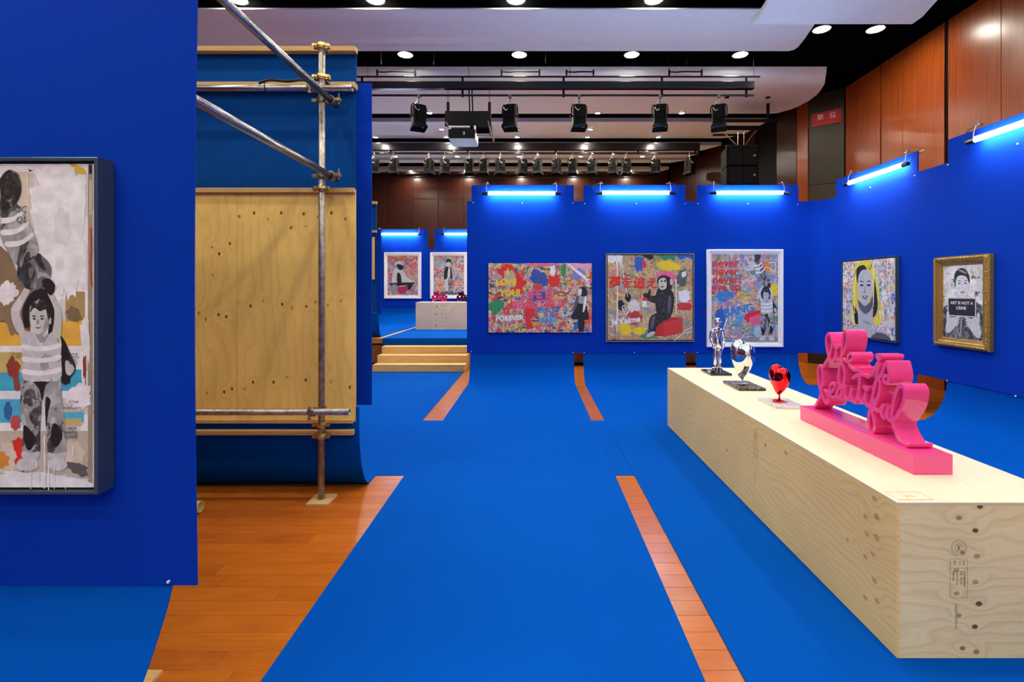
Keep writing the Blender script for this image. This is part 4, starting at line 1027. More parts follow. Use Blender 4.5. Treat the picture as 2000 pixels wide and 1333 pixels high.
mb = MB()
for x0, x1 in ((-2.9, -2.2), (-.6, .1), (.6, 1.1), (2.5, 3.1)):
    mb.tube(catmull([(x0, YB - .02, 5.66), (x0 + .15, YB - .02, 5.655), (x0 + .3, YB - .02, 5.665), (x1, YB - .02, 5.66)]), .012, 6)
    for x in (x0, x1): mb.box(x - .015, x + .015, YB - .035, YB - .005, 5.595, 5.70)
mb.build('safety_chain', DARKMET, fb)
LENS = mat('lamp_glass', (0.05, 0.09, 0.14), 0.08, 0.2)
def make_spot(label):
    """theatre lamp hanging from z=0 by a clamp; body below, lens end facing down and forward"""
    o = thing('stage_lamp', label, 'stage light', (0, 0, 0), group='stage lamps on the bars')
    mb = MB(); mb.box(-.028, .028, -.03, .03, -.035, .03); mb.cyl((0, 0, -.16), (0, 0, -.02), .013, 8); mb.cyl((.02, 0, 0), (.06, 0, 0), .008, 6); mb.build('clamp', STEEL, o, 0.003, local=True)
    mb = MB(); mb.tube(catmull([(-.155, 0, -.40), (-.155, 0, -.24), (-.135, 0, -.175), (-.09, 0, -.16), (.09, 0, -.16), (.135, 0, -.175), (.155, 0, -.24), (.155, 0, -.40)]), .011, 8); mb.build('yoke', DARKMET, o, local=True)
    mb = MB()
    pr = [(-.11, -.13), (.11, -.13), (.13, -.08), (.13, .10), (.09, .14), (-.09, .14), (-.13, .10), (-.13, -.08)]
    mb.prism(pr, -.58, -.21)
    for k in range(4): mb.box(-.12, .12, -.137, -.13, -.30 - k * .05, -.292 - k * .05)
    mb.box(-.06, .06, -.152, -.132, -.47, -.235); mb.box(-.105, .105, -.06, .06, -.21, -.185)
    for s in (-1, 1): mb.cyl((s * .13, 0, -.40), (s * .175, 0, -.40), .022, 10)
    bd_ = mb.build('body', DARKMET, o, 0.006, local=True)
    mb = MB(); mb.grid([(-.15, -.15, -.64), (.15, -.15, -.64), (.15, .16, -.67), (-.15, .16, -.67), (-.13, -.13, -.58), (.13, -.13, -.58), (.13, .14, -.58), (-.13, .14, -.58)],
                       [(4, 5, 1, 0), (5, 6, 2, 1), (6, 7, 3, 2), (7, 4, 0, 3)]); mb.build('barn_door', BLACK, bd_, local=True)
    mb = MB(); mb.face([(.11 * math.cos(2 * PI * k / 16), .005 + .11 * math.sin(2 * PI * k / 16), -.583) for k in range(16)]); mb.build('lens', LENS, bd_, local=True)
    mb = MB(); mb.tube(catmull([(-.02, -.02, -.06), (-.08, -.06, -.17), (-.10, -.13, -.26), (-.06, -.16, -.33), (-.02, -.15, -.30)]), .008, 6); mb.build('cable', mat('pale_cable', (0.45, 0.42, 0.35), .5), o, local=True)
    return o
sp0 = make_spot('stage lamp with a looped pale cable, first from the scaffold side on the near bar')
names5 = ['first', 'second', 'third', 'fourth', 'fifth']
KS = 0.92
for i, (px, rz) in enumerate(((818, .45), (996, -.15), (1131, .1), (1289, -.2), (1404, -.35))):
    loc = ((px - CX) * YB / F, YB, 5.212); lb = 'big black stage lamp on the near lighting bar, %s of five from the scaffold' % names5[i]
    o = sp0 if i == 0 else copy_tree(sp0, loc)
    if i == 0: sp0.location = loc
    o['label'] = lb; o.rotation_euler = (0, 0, rz); o.scale = (KS, KS, KS)
YB3 = 13.95
bar('black lighting bar deep in the hall crowded with small lamps', YB3, (-5.0, 4.72), None, 5.50, 5.70, 5.42, (-4.0, -1.85, .6, 2.9, 4.5))
cnt = 0
for px in (731, 769, 838, 869, 916, 945, 977, 1021, 1050, 1087, 1118, 1156, 1197, 1223, 1280, 1347):
    cnt += 1
    c = copy_tree(sp0, ((px - CX) * YB3 / F, YB3, 5.40), random.uniform(-.7, .7), 'small dark stage lamp on the deep lighting bar, %s from the scaffold' % ORD[cnt - 1]); c.scale = (.86, .86, .86)
YB4 = 16.9
bar('thin dark lighting bar just before the end wall', YB4, (-5.0, 4.3), None, 5.52, 5.60, 5.40, (-3.0, .0, 3.0))
# projector in its frame
pj = thing('projector', 'grey projector hanging in a black frame under the pale ceiling band', 'projector', (-1.41, 10.2, 4.6))
PJG = mat('projector_grey', (0.13, 0.17, 0.21), 0.4)
mb = MB(); mb.prism([(-1.70, 9.95), (-1.165, 9.95), (-1.165, 10.48), (-1.20, 10.54), (-1.66, 10.54), (-1.70, 10.48)], 4.63, 4.815); mb.build('body', PJG, pj, 0.015)
mb = MB(); mb.box(-1.695, -1.42, 9.935, 9.95, 4.64, 4.81); mb.box(-1.415, -1.17, 9.937, 9.95, 4.64, 4.81); mb.build('vent_grille', BLACK, pj)
mb = MB(); mb.box(-1.40, -1.37, 9.93, 9.95, 4.70, 4.76); mb.build('socket_plate', mat('grey_plastic', (0.4, 0.4, 0.38), 0.5), pj)
mb = MB()
for x in (-1.68, -1.18): mb.box(x - .02, x + .02, 10.0, 10.06, 4.80, 4.90)
mb.box(-1.66, -1.28, 9.98, 10.06, 4.865, 4.89); mb.build('mount', FIXW, pj, 0.003)
mb = MB()
mb.box(-1.78, -.86, 10.05, 10.5, 4.98, 5.02); mb.box(-1.78, -.86, 10.02, 10.06, 4.90, 5.20); mb.box(-1.78, -.86, 10.48, 10.52, 4.90, 5.04)
for x in (-1.74, -.90): mb.cyl((x, 10.15, 4.95), (x, 10.15, 5.42), .030, 12); mb.cyl((x, 10.15, 5.40), (x, 10.15, 5.79), .006, 6); mb.lathe([(0, 0), (.045, 0), (.045, .012), (0, .012)], (x, 10.15, 5.785), 14)
for s in (-1.30, -1.24): mb.tube([(s, 10.2, 5.02), (s - .03, 10.25, 5.79)], .014, 8)
mb.build('hanging_frame', BLACK, pj)
mb = MB()
for (a, b) in (((-1.76, 10.02, 4.98), (-1.66, 10.04, 4.80)), ((-.92, 10.02, 5.0), (-.84, 10.04, 4.66)), ((-.88, 10.3, 5.0), (-.84, 10.4, 4.7))): mb = MB(); mb.tube([a, b], .018, 8); mb.build('strut', STEEL, pj)
mb = MB(); mb.box(-1.15, -.86, 10.03, 10.05, 4.70, 4.73); mb.build('strut', STEEL, pj)
# hung speaker pair
YS = 11.3
spk = thing('hanging_speaker', 'black hanging loudspeaker array beside the dark wood wall', 'speaker', (4.7, YS, 3.2))
SPK = mat('speaker_black', (0.004, 0.004, 0.005), 0.7, spec=.06)
sx0, sx1 = (1419 - CX) * YS / F, (1482 - CX) * YS / F
def sz_(py): return H - (py - CY) * YS / F
for (ya, yb, k) in ((287, 324, 0), (325, 362, 1), (363, 400, 2)):
    z1, z0 = sz_(ya), sz_(yb); dx = .006 * k
    mb = MB(); mb.prism([(sx0 + .0, YS), (sx1 - dx, YS), (sx1 - .08, YS + .55), (sx0 + .08, YS + .55)], z0 + .008, z1 - .004); mb.build('cabinet', SPK, spk, 0.008)
    mb = MB(); mb.box(sx0 + .05, sx0 + .36, YS - .006, YS, z0 + .03, z1 - .02); mb.box(sx0 + .39, sx1 - .03 - dx, YS - .006, YS, z0 + .03, z1 - .02); mb.build('grille', BLACK, spk)
    mb = MB(); mb.box(sx1 - .12, sx1 - .075, YS - .009, YS - .006, (z0 + z1) / 2 + .0, (z0 + z1) / 2 + .04); mb.build('badge', mat('tan_badge', (0.35, 0.28, 0.16), .5), spk)
mb = MB(); mb.box(sx0, sx1, YS - .01, YS + .05, sz_(288), sz_(283)); mb.build('top_bracket', DARKMET, spk, 0.004)
rg = thing('speaker_rigging', 'black pipe frame with slings holding the hanging loudspeakers', 'rigging', (4.7, YS, 5.0))
def rx(px, y=YS): return (px - CX) * y / F
def rz_(py, y=YS): return H - (py - CY) * y / F
mb = MB(); mb.cyl((rx(1395), YS - .3, rz_(236, YS - .3)), (rx(1507), YS - .3, rz_(236, YS - .3)), .035, 12); mb.cyl((rx(1500, YS - .3), YS - .3, rz_(240, YS - .3)), (rx(1500, YS - .3), YS - .3, rz_(203, YS - .3)), .032, 12)
mb.cyl((rx(1500, YS - .3), YS - .3, 5.70), (rx(1500, YS - .3), YS - .3, 5.799), .006, 6)
mb.tube([(rx(1503, YS - .3), YS - .3, rz_(237, YS - .3)), (rx(1468), YS + .3, rz_(262, YS + .3))], .02, 8); mb.cyl((rx(1395), YS + .1, rz_(261)), (rx(1470), YS + .1, rz_(261)), .025, 10)
mb.box(rx(1412), rx(1480), YS - .12, YS + .02, rz_(254), rz_(249)); mb.build('pipe_frame', BLACK, rg)
for xx in (4.10, 4.97):
    mb = MB(); mb.lathe([(0, 0), (.05, 0), (.05, .012), (0, .012)], (xx, 10.66, 5.706), 16); mb.build('ceiling_plate', BLACK, rg)
mb = MB()
for (a, b) in (((1410, 256), (1440, 285)), ((1441, 254), (1441, 284)), ((1478, 252), (1455, 284)), ((1453, 252), (1453, 284))): mb.tube([(rx(a[0]), YS, rz_(a[1])), (rx(b[0]), YS, rz_(b[1]))], .008, 6)
mb.tube([(rx(1473), YS - .01, rz_(262)), (rx(1481), YS - .01, rz_(250))], .016, 8); mb.tube([(rx(1412), YS - .01, rz_(258)), (rx(1422), YS - .01, rz_(267))], .014, 8); mb.tube([(rx(1441), YS - .01, rz_(258)), (rx(1441), YS - .01, rz_(275))], .012, 8)
mb.build('sling', STEEL, rg)
# sprinkler heads
for px, py in ((744, 121), (848, 122), (1066, 119), (1341, 120)):
    y = 9.0; mb = MB(); x = (px - CX) * y / F; z = H - (py - CY) * y / F
    mb.cyl((x, y, z + .02), (x, y, ZC - .001), .005, 8); mb.lathe([(0, -.05), (.016, -.045), (.008, -.03), (.014, 0), (.006, .02)], (x, y, z), 10)
    tag(mb.build('sprinkler', DARKMET), 'sprinkler head in the black ceiling slot, above x mark %d' % px, 'sprinkler', 'sprinklers in the black slot')
for i, o in enumerate([o for o in bpy.data.objects if o.name.startswith('sprinkler')]): o['label'] = 'small steel sprinkler head in the black ceiling slot, %s from the scaffold side' % names5[i]
# no-smoking sign on the grey wall panel
g0v, g1v = Vector((6.62, 10.705)), Vector((6.105, 11.14)); dv = (g0v - g1v).normalized()
cs = None
def on_grey(px):                # point of the grey panel seen at column px
    t = (px - CX) / F
    # solve (g1 + dv*s): x = t*y
    s_ = (t * g1v.y - g1v.x) / (dv.x - t * dv.y); return g1v + dv * s_
pL, pR = on_grey(1587), on_grey(1644); pc = (pL + pR) / 2; wS = (pR - pL).length
zc_ = H - (231 - CY) * pc.y / F; hS = 26 * pc.y / F
nrm = Vector((dv.y, -dv.x)); nrm = nrm if nrm.y < 0 else -nrm
sg = thing('wall_sign', 'red rectangular no smoking sign with white characters on the grey wall panel', 'sign', (pc.x, pc.y, zc_), math.atan2(dv.y, dv.x))
mb = MB(); mb.box(-wS / 2, wS / 2, -.03, -.002, -hS / 2, hS / 2); mb.build('plate', mat('sign_red', (0.62, 0.025, 0.018), 0.4, spec=.3), sg, 0.006, local=True)
mb = MB()
for s_, x in (('禁', -.12), ('煙', .12)):
    V, Fc = text_mesh(s_, .13, .0015); placed(mb, V, Fc, lambda a, b, c: (a + x, -.0306, b + .03))
mb.build('lettering', mat('sign_white', (0.8, 0.78, 0.75), 0.5), sg, local=True)
mb = MB(); V, Fc = text_mesh('NO SMOKING', .038, .0, 0, 'CENTER', 0, 1.1); placed(mb, V, Fc, lambda a, b, c: (a, -.0306, b - hS / 2 + .045)); mb.build('small_lettering', mat('sign_pale', (0.62, 0.12, 0.09), 0.5), sg, local=True)
mb = MB(); mb.box(-wS / 2 - .008, wS / 2 + .008, -.022, -.001, -hS / 2 - .008, hS / 2 + .008); mb.build('frame', mat('sign_frame', (0.18, 0.15, 0.11), .4, .5), sg, 0.003, local=True)

# ================================================================ pictures
def frame_mesh(mb, w_, h_, prof, mi=0):
    """profile (inset, height) swept round a w x h rectangle; height is towards the viewer (-Y)"""
    rings = []
    for d, z in prof: rings.append([(-w_ / 2 + d, -z, -h_ / 2 + d), (w_ / 2 - d, -z, -h_ / 2 + d), (w_ / 2 - d, -z, h_ / 2 - d), (-w_ / 2 + d, -z, h_ / 2 - d)])
    vs = [p for r in rings for p in r]; n = len(rings)
    mb.grid(vs, [(i * 4 + k, i * 4 + (k + 1) % 4, (i + 1) * 4 + (k + 1) % 4, (i + 1) * 4 + k) for i in range(n - 1) for k in range(4)], mi)
INKS = {}
def ink(col, rough=.5):
    k = tuple(round(c, 3) for c in col)
    if k not in INKS: INKS[k] = mat('paint_%d' % len(INKS), col, rough, var=.12, nscale=30)
    return INKS[k]
class Art:
    """things painted on one canvas, in metres from the canvas centre (u right, v up), each layer a hair above the last"""
    def __init__(s, root, y, fn=None, lim=None): s.root = root; s.y = y; s.k = 0; s.fn = fn; s.lim = lim
    def shapes(s, name, polys, smooth=True):
        """figure-like names stay one part; loose patches and scraps become a part each"""
        many = name in ('paint_patches', 'paper_scraps')
        mb = MB(); ms = []; o = None
        for pts, col in polys:
            m_ = col if isinstance(col, bpy.types.Material) else ink(col)
            if many: mb = MB(); ms = []
            if m_ not in ms: ms.append(m_)
            s.k += 1
            P = [s.fn(*p) if s.fn else p for p in pts]
            if smooth and len(P) > 3: P = [(q.x, q.y) for q in catmull([(*p, 0) for p in P], True, 10 if many else 4)]
            if many and smooth:           # ragged brush edge
                cu, cv = sum(p[0] for p in P) / len(P), sum(p[1] for p in P) / len(P); RG = random.Random(s.k)
                ph = [RG.uniform(0, 6.28) for _ in range(4)]; NP = []
                for i_, p in enumerate(P):
                    t_ = 2 * PI * i_ / len(P); e_ = 1 + .07 * math.sin(7 * t_ + ph[0]) + .05 * math.sin(13 * t_ + ph[1]) + RG.uniform(-.07, .07)
                    NP.append((cu + (p[0] - cu) * e_, cv + (p[1] - cv) * e_ * (1 + .1 * math.sin(4 * t_ + ph[2]))))
                P = NP
            if s.lim: P = [(max(-s.lim[0], min(s.lim[0], u)), max(-s.lim[1], min(s.lim[1], v))) for u, v in P]
            mb.face([(u, s.y - .00004 * s.k, v) for u, v in P], ms.index(m_))
            if many: o = mb.build({'paint_patches': 'paint_patch', 'paper_scraps': 'paper_scrap'}[name], ms, s.root, local=True)
        return o if many else mb.build(name, ms, s.root, local=True)
    def text(s, lines, name='lettering', shear=0.0):
        """lines: (string, u, v, size, colour, bold, rotation); every word line is a part"""
        for (t, u, v, sz, col, bold, rot) in lines:
            mb = MB(); s.k += 1; c = s.fn(u, v) if s.fn else (u, v)
            V, Fc = text_mesh(t, sz, bold, shear); ca, sa = math.cos(rot), math.sin(rot)
            mb.grid([(c[0] + x * ca - y * sa, s.y - .00004 * s.k, c[1] + x * sa + y * ca) for x, y, z in V], Fc)
            mb.build(name, ink(col), s.root, local=True)
    def strokes(s, name, lines):
        """brush strokes: (points, width, colour); a part each"""
        for pts, wd, col in lines:
            mb = MB(); ms = []
            m_ = ink(col)
            if m_ not in ms: ms.append(m_)
            s.k += 1
            P = [s.fn(*p) if s.fn else p for p in pts]
            P = [Vector((q.x, q.y)) for q in catmull([(*p, 0) for p in P], n=5)] if len(P) > 2 else [Vector(p) for p in P]
            n = len(P); vs = []
            for i in range(n):
                d = (P[min(i + 1, n - 1)] - P[max(i - 1, 0)]).normalized(); nn = Vector((-d.y, d.x)) * wd / 2 * (0.85 + .15 * math.sin(i * 1.9))
                for q in (P[i] + nn, P[i] - nn): vs.append((q.x, s.y - .00004 * s.k, q.y))
            mb.grid(vs, [(2 * i, 2 * i + 1, 2 * i + 3, 2 * i + 2) for i in range(n - 1)], ms.index(m_))
            mb.build(name.rstrip('s') if name != 'scribbles' else 'scribble', ms, s.root, local=True)
K_, W_, G1, G2, G3 = (.012, .012, .014), (.82, .84, .85), (.10, .10, .11), (.30, .31, .32), (.58, .59, .60)
RED, BLU, PNK, YEL, GRN, SKY, KRF, ORG, CRM = (.72, .03, .02), (.02, .12, .5), (.85, .12, .28), (.85, .62, .02), (.03, .28, .10), (.06, .38, .68), (.50, .34, .17), (.75, .22, .03), (.68, .60, .47)
def picture(label, loc, rz, w_, h_, prof, fmat, cmat, cy, cin, group=None):
    o = thing('framed_picture', label, 'picture', loc, rz)
    if prof: mb = MB(); frame_mesh(mb, w_, h_, prof); mb.build('frame', fmat, o, local=True)
    mb = MB(); mb.box(-w_ / 2 + cin, w_ / 2 - cin, -cy, -.004, -h_ / 2 + cin, h_ / 2 - cin); cv = mb.build('canvas', cmat, o, 0.0015, local=True)
    return o, Art(cv, -cy, lim=(w_ / 2 - cin - .001, h_ / 2 - cin - .001))
def pxfn(loc, Y): return lambda px, py: ((px - CX) * Y / F - loc[0], H - (py - CY) * Y / F - loc[2])
def boxpx(x0, y0, x1, y1, Y): return ((x0 + x1) / 2 - CX) * Y / F, H - ((y0 + y1) / 2 - CY) * Y / F, (x1 - x0) * Y / F, (y1 - y0) * Y / F
FO_A = folds('grey_cloth_brushwork', K_, (.36, .37, .38), (.60, .61, .62), 9, .47, .57); FO_B = folds('dark_cloth_brushwork', K_, (.16, .165, .17), (.50, .51, .52), 10, .47, .58)
FO_C = folds('pale_cloth_brushwork', (.30, .31, .32), (.58, .59, .60), (.74, .74, .74), 12, .36, .58); FO_S = folds('skin_brushwork', (.40, .40, .40), (.60, .60, .60), (.74, .74, .73), 9, .30, .52)
FO_H = folds('hair_brushwork', K_, (.05, .05, .05), (.45, .45, .45), 22, .5, .62); FO_K = folds('black_fur_brushwork', K_, (.02, .021, .024), (.10, .105, .115), 16, .45, .58, (1, 1, .5))
def kid(a, px, py, s, up=True, flip=.70):
    """plain flat figure of a standing child in a striped top, arms raised, in greys (px, py: feet; s: px height to the crown)"""
    f = lambda u, v: (px + flip * u * s, py - v * s)
    P = []
    def add(pts, c): P.append(([f(*p) for p in pts], c))
    add([(-.17, .54), (-.05, .55), (.0, .50), (-.005, .40), (-.02, .22), (-.025, .08), (-.10, .055), (-.175, .07), (-.165, .20), (-.19, .36)], FO_A)
    add([(.0, .52), (.08, .55), (.15, .53), (.17, .40), (.195, .22), (.20, .08), (.13, .06), (.05, .07), (.035, .22), (.015, .38)], FO_A)
    for q in ([(-.10, .535), (-.02, .55), (.04, .53), (.02, .47), (-.005, .40), (-.03, .47)], [(.03, .42), (.07, .40), (.05, .33), (.03, .24), (.025, .34)], [(-.16, .25), (-.10, .22), (-.06, .16), (-.11, .10), (-.15, .14)], [(.09, .26), (.15, .24), (.17, .18), (.12, .12), (.07, .16)]): add(q, K_)
    add([(-.17, .095), (-.10, .085), (-.03, .095), (-.03, .06), (-.10, .045), (-.175, .06)], FO_C); add([(.05, .09), (.12, .08), (.20, .095), (.20, .06), (.13, .045), (.05, .06)], FO_C)
    add([(-.19, .05), (-.10, .055), (-.05, .045), (-.04, .0), (-.12, -.02), (-.20, -.015), (-.225, .01)], FO_S); add([(.06, .045), (.12, .055), (.18, .05), (.215, .01), (.16, -.02), (.08, -.015), (.05, .01)], FO_S)
    add([(.10, .80), (.17, .78), (.24, .68), (.285, .60), (.25, .545), (.19, .53), (.15, .60), (.14, .70)], K_); add([(.20, .64), (.25, .62), (.275, .585), (.235, .55), (.20, .57)], FO_C)
    add([(-.19, .79), (-.12, .815), (-.02, .79), (.06, .81), (.155, .78), (.16, .66), (.155, .53), (.0, .515), (-.165, .53), (-.165, .66)], FO_C)
    for v in (.59, .665, .735): add([(-.165, v), (-.05, v - .012), (.06, v - .006), (.152, v + .01), (.154, v - .018), (.06, v - .034), (-.05, v - .04), (-.165, v - .028)], W_)
    add([(-.05, .80), (.02, .78), (.06, .81), (.02, .75), (-.03, .755)], G2)
    add([(-.15, .84), (-.17, .94), (-.10, 1.04), (.0, 1.07), (.08, 1.03), (.12, .94), (.10, .84), (.05, .80), (.06, .92), (-.02, .97), (-.11, .93), (-.11, .85)], K_)
    add([(-.20, .80), (-.14, .775), (-.165, .86), (-.19, .93), (-.12, 1.035), (-.10, 1.07), (-.14, 1.085), (-.19, 1.03), (-.265, .95), (-.25, .86)], FO_S)
    add([(.09, .80), (.15, .775), (.165, .86), (.155, .95), (.08, 1.06), (.055, 1.105), (.02, 1.10), (.04, 1.05), (.10, .95), (.10, .87)], FO_S)
    add([(-.105, .90), (-.09, .955), (-.03, .985), (.03, .965), (.055, .91), (.045, .85), (.01, .81), (-.035, .795), (-.075, .815), (-.10, .855)], FO_S)
    add([(-.11, .915), (-.10, .97), (-.03, 1.01), (.045, .985), (.07, .92), (.065, .87), (.045, .90), (.03, .945), (-.02, .935), (-.07, .955)], FO_H)
    for ex in (-.068, .0): add([(ex - .022, .905), (ex, .911), (ex + .02, .902), (ex, .900)], G1); add([(ex - .016, .890), (ex, .895), (ex + .016, .888), (ex, .884)], K_)
    add([(-.040, .888), (-.030, .888), (-.026, .862), (-.046, .860)], G2); add([(-.062, .843), (-.035, .838), (-.005, .846), (-.033, .829)], G1); add([(.02, .86), (.04, .90), (.045, .86), (.01, .82)], G2); add([(.062, .885), (.078, .895), (.076, .862), (.062, .858)], FO_S)
    if up:      # a second figure leaning over, seen from behind
        add([(-.17, 1.085), (-.05, 1.06), (.06, 1.12), (.075, 1.20), (.01, 1.26), (-.10, 1.30), (-.20, 1.22), (-.21, 1.14)], FO_B)
        add([(.0, 1.12), (.06, 1.13), (.11, 1.09), (.08, 1.03), (.03, 1.06)], K_)
        add([(-.20, 1.20), (-.10, 1.24), (-.03, 1.30), (-.08, 1.42), (-.17, 1.54), (-.27, 1.60), (-.37, 1.56), (-.38, 1.44), (-.32, 1.32)], FO_A)
        for v in (.0, .07, .14): add([(-.30 - v * .5, 1.32 + v), (-.18 - v * .5, 1.33 + v), (-.08 - v * .55, 1.38 + v), (-.085 - v * .55, 1.405 + v), (-.18 - v * .5, 1.36 + v), (-.31 - v * .5, 1.35 + v)], W_)
        add([(-.38, 1.60), (-.33, 1.54), (-.24, 1.57), (-.18, 1.65), (-.20, 1.75), (-.29, 1.78), (-.37, 1.71)], FO_H)
        add([(-.40, 1.70), (-.36, 1.66), (-.36, 1.59), (-.40, 1.60), (-.43, 1.65)], FO_S)
        add([(-.37, 1.51), (-.36, 1.44), (-.50, 1.37), (-.62, 1.39), (-.67, 1.43), (-.66, 1.46), (-.54, 1.42)], FO_S); add([(-.38, 1.57), (-.36, 1.51), (-.46, 1.48), (-.54, 1.52), (-.63, 1.66), (-.60, 1.69), (-.50, 1.57)], FO_S)
    a.shapes('figure', P)

# the tall collage on the nearest wall
YP = 1.535
xr, zt_p, zb_p = (190 - CX) * YP / F, H - (307 - CY) * YP / F, H - (967 - CY) * YP / F
wP = .80; loc = (xr - wP / 2, Y1 - .002, (zt_p + zb_p) / 2)
NAVY = mat('blue_grey_frame', (0.055, 0.085, 0.13), 0.35, 0.3)
big_prof = [(0, 0.002), (0, .062), (.002, .0635), (.010, .0635), (.011, .062), (.011, .02)]
o, a = picture('tall white collage with a grey striped figure, in a deep blue grey frame', loc, 0, wP, zt_p - zb_p, big_prof, NAVY,
               splatter('collage_white', (.80, .83, .86), [CRM, (.62, .52, .36), (.80, .82, .84)], 7, 2.0, .25, drip=False), .052, .0175)
mb = MB(); mb.box(-wP / 2 + .011, wP / 2 - .011, -.012, -.002, -(zt_p - zb_p) / 2 + .011, (zt_p - zb_p) / 2 - .011); mb.build('backing', BLACK, o, local=True)
a.fn = pxfn(loc, 1.546)
R4 = lambda x0, y0, x1, y1: [(x0, y0), (x1, y0), (x1, y1), (x0, y1)]
a.shapes('paper_scraps', [(R4(0, 560, 60, 648), (.30, .13, .06)), (R4(128, 570, 166, 628), (.42, .31, .11)), (R4(-322, 630, 52, 676), (.80, .45, .06)), (R4(108, 628, 160, 676), (.78, .46, .07)), (R4(-322, 676, 168, 688), W_), (R4(-322, 688, 168, 764), (.05, .42, .62)), (R4(-322, 688, 45, 728), (.62, .50, .16)),
    (R4(112, 688, 166, 722), W_), (R4(-322, 764, 170, 780), W_), (R4(-322, 780, 60, 826), (.07, .45, .68)), (R4(118, 778, 166, 805), CRM), (R4(120, 805, 164, 826), (.09, .50, .68)), (R4(126, 818, 160, 832), (.62, .5, .2)), (R4(-322, 842, 172, 958), (.55, .50, .40)), (R4(14, 336, 66, 448), (.70, .63, .50)),
    (R4(172, 320, 181, 955), (.36, .31, .22)), (R4(174, 322, 180, 340), K_), (R4(175, 352, 180, 420), (.58, .52, .42))], smooth=False)
a.shapes('paint_patches', [([(-120, 640), (10, 610), (60, 630), (70, 690), (40, 720), (-100, 720)], (.78, .43, .06)) if False else ([(22, 862), (45, 856), (58, 880), (58, 912), (44, 920), (28, 900)], RED), ([(0, 872), (22, 866), (32, 890), (26, 922), (8, 930), (-10, 905)], CRM), ([(-30, 890), (10, 885), (18, 905), (4, 915), (-20, 910)], (.75, .28, .04)),
    ([(128, 870), (150, 862), (165, 885), (158, 905), (138, 908), (126, 892)], CRM), ([(130, 905), (165, 908), (170, 930), (145, 925)], (.12, .11, .11)), ([(0, 925), (60, 922), (120, 930), (168, 938), (172, 956), (0, 956)], W_), ([(130, 608), (148, 600), (160, 622), (150, 628), (136, 625)], (.20, .15, .07)),
    ([(122, 320), (140, 318), (146, 326), (130, 328)], RED), ([(140, 320), (165, 330), (166, 342), (150, 338)], (.75, .55, .05)), ([(0, 372), (18, 360), (8, 385), (0, 395)], K_),
    ([(60, 322), (110, 318), (158, 330), (168, 400), (166, 560), (150, 566), (110, 560), (66, 470), (60, 400), (72, 350)], (.85, .88, .90)), ([(110, 420), (130, 410), (140, 460), (126, 480), (108, 470)], (.74, .76, .79)), ([(110, 510), (124, 505), (126, 526), (112, 528)], (.72, .76, .80)),
    ([(-60, 480), (-20, 470), (20, 500), (40, 545), (60, 520), (100, 560), (104, 600), (80, 640), (40, 640), (0, 640), (-60, 640)], (.26, .18, .11)), ([(0, 560), (25, 552), (36, 575), (14, 595), (0, 590)], W_), ([(70, 495), (88, 505), (100, 530), (88, 530), (76, 512)], (.12, .10, .08)),
    ([(15, 706), (26, 702), (40, 712), (36, 736), (40, 760), (30, 760), (26, 740), (16, 730)], (.30, .05, .03)), ([(120, 735), (132, 730), (138, 745), (126, 752)], K_), ([(10, 792), (18, 786), (24, 800), (20, 818), (10, 815)], (.03, .13, .34)), ([(22, 818), (36, 812), (40, 834), (24, 838)], (.55, .08, .08)),
    ([(160, 690), (167, 696), (166, 770), (161, 760)], W_), ([(140, 760), (172, 750), (176, 790), (150, 800), (130, 785)], (.82, .82, .82)), ([(158, 640), (172, 620), (176, 700), (164, 690)], (.82, .82, .82)), ([(163, 700), (168, 698), (168, 735), (164, 735)], (.3, .04, .03))])
kid(a, 84, 913, 326, True)
a.strokes('paint_drips', [([(x, y0), (x + .5, (y0 + y1) / 2), (x, y1)], wd, W_) for x, y0, y1, wd in ((62, 915, 955, .003), (78, 918, 952, .003), (89, 850, 954, .005), (97, 905, 957, .004), (108, 915, 955, .0025), (130, 925, 955, .003), (56, 340, 450, .0025), (144, 870, 890, .004))] + [([(178, 445), (180, 480), (178, 520), (181, 560)], .004, RED)])
a.text([('RSC', 40, 410, .026, G1, .0002, .04), ('QL', 44, 430, .026, G1, .0002, .0), ('HELP', 141, 837, .013, G1, .0003, 0), ('SANTA', 139, 845, .013, G1, .0003, 0), ('CLAUS!', 140, 853, .013, G1, .0003, .05), ('BY GO', 34, 692, .010, G1, .0001, 0), ('SOLVED', 32, 698, .010, G1, .0001, 0), ('YOUR-', 146, 692, .010, G1, .0001, 0), ('UNTIL', 148, 698, .010, G1, .0001, 0), ('TURE', 143, 704, .010, G1, .0001, 0), ('NALS!', 145, 710, .010, G1, .0001, 0),
        ('IS THIS', 146, 785, .010, G1, .0001, 0), ('A', 142, 791, .010, G1, .0001, 0), ('KINDERGARTEN?', 142, 797, .008, G1, .0001, 0)], shear=.15)

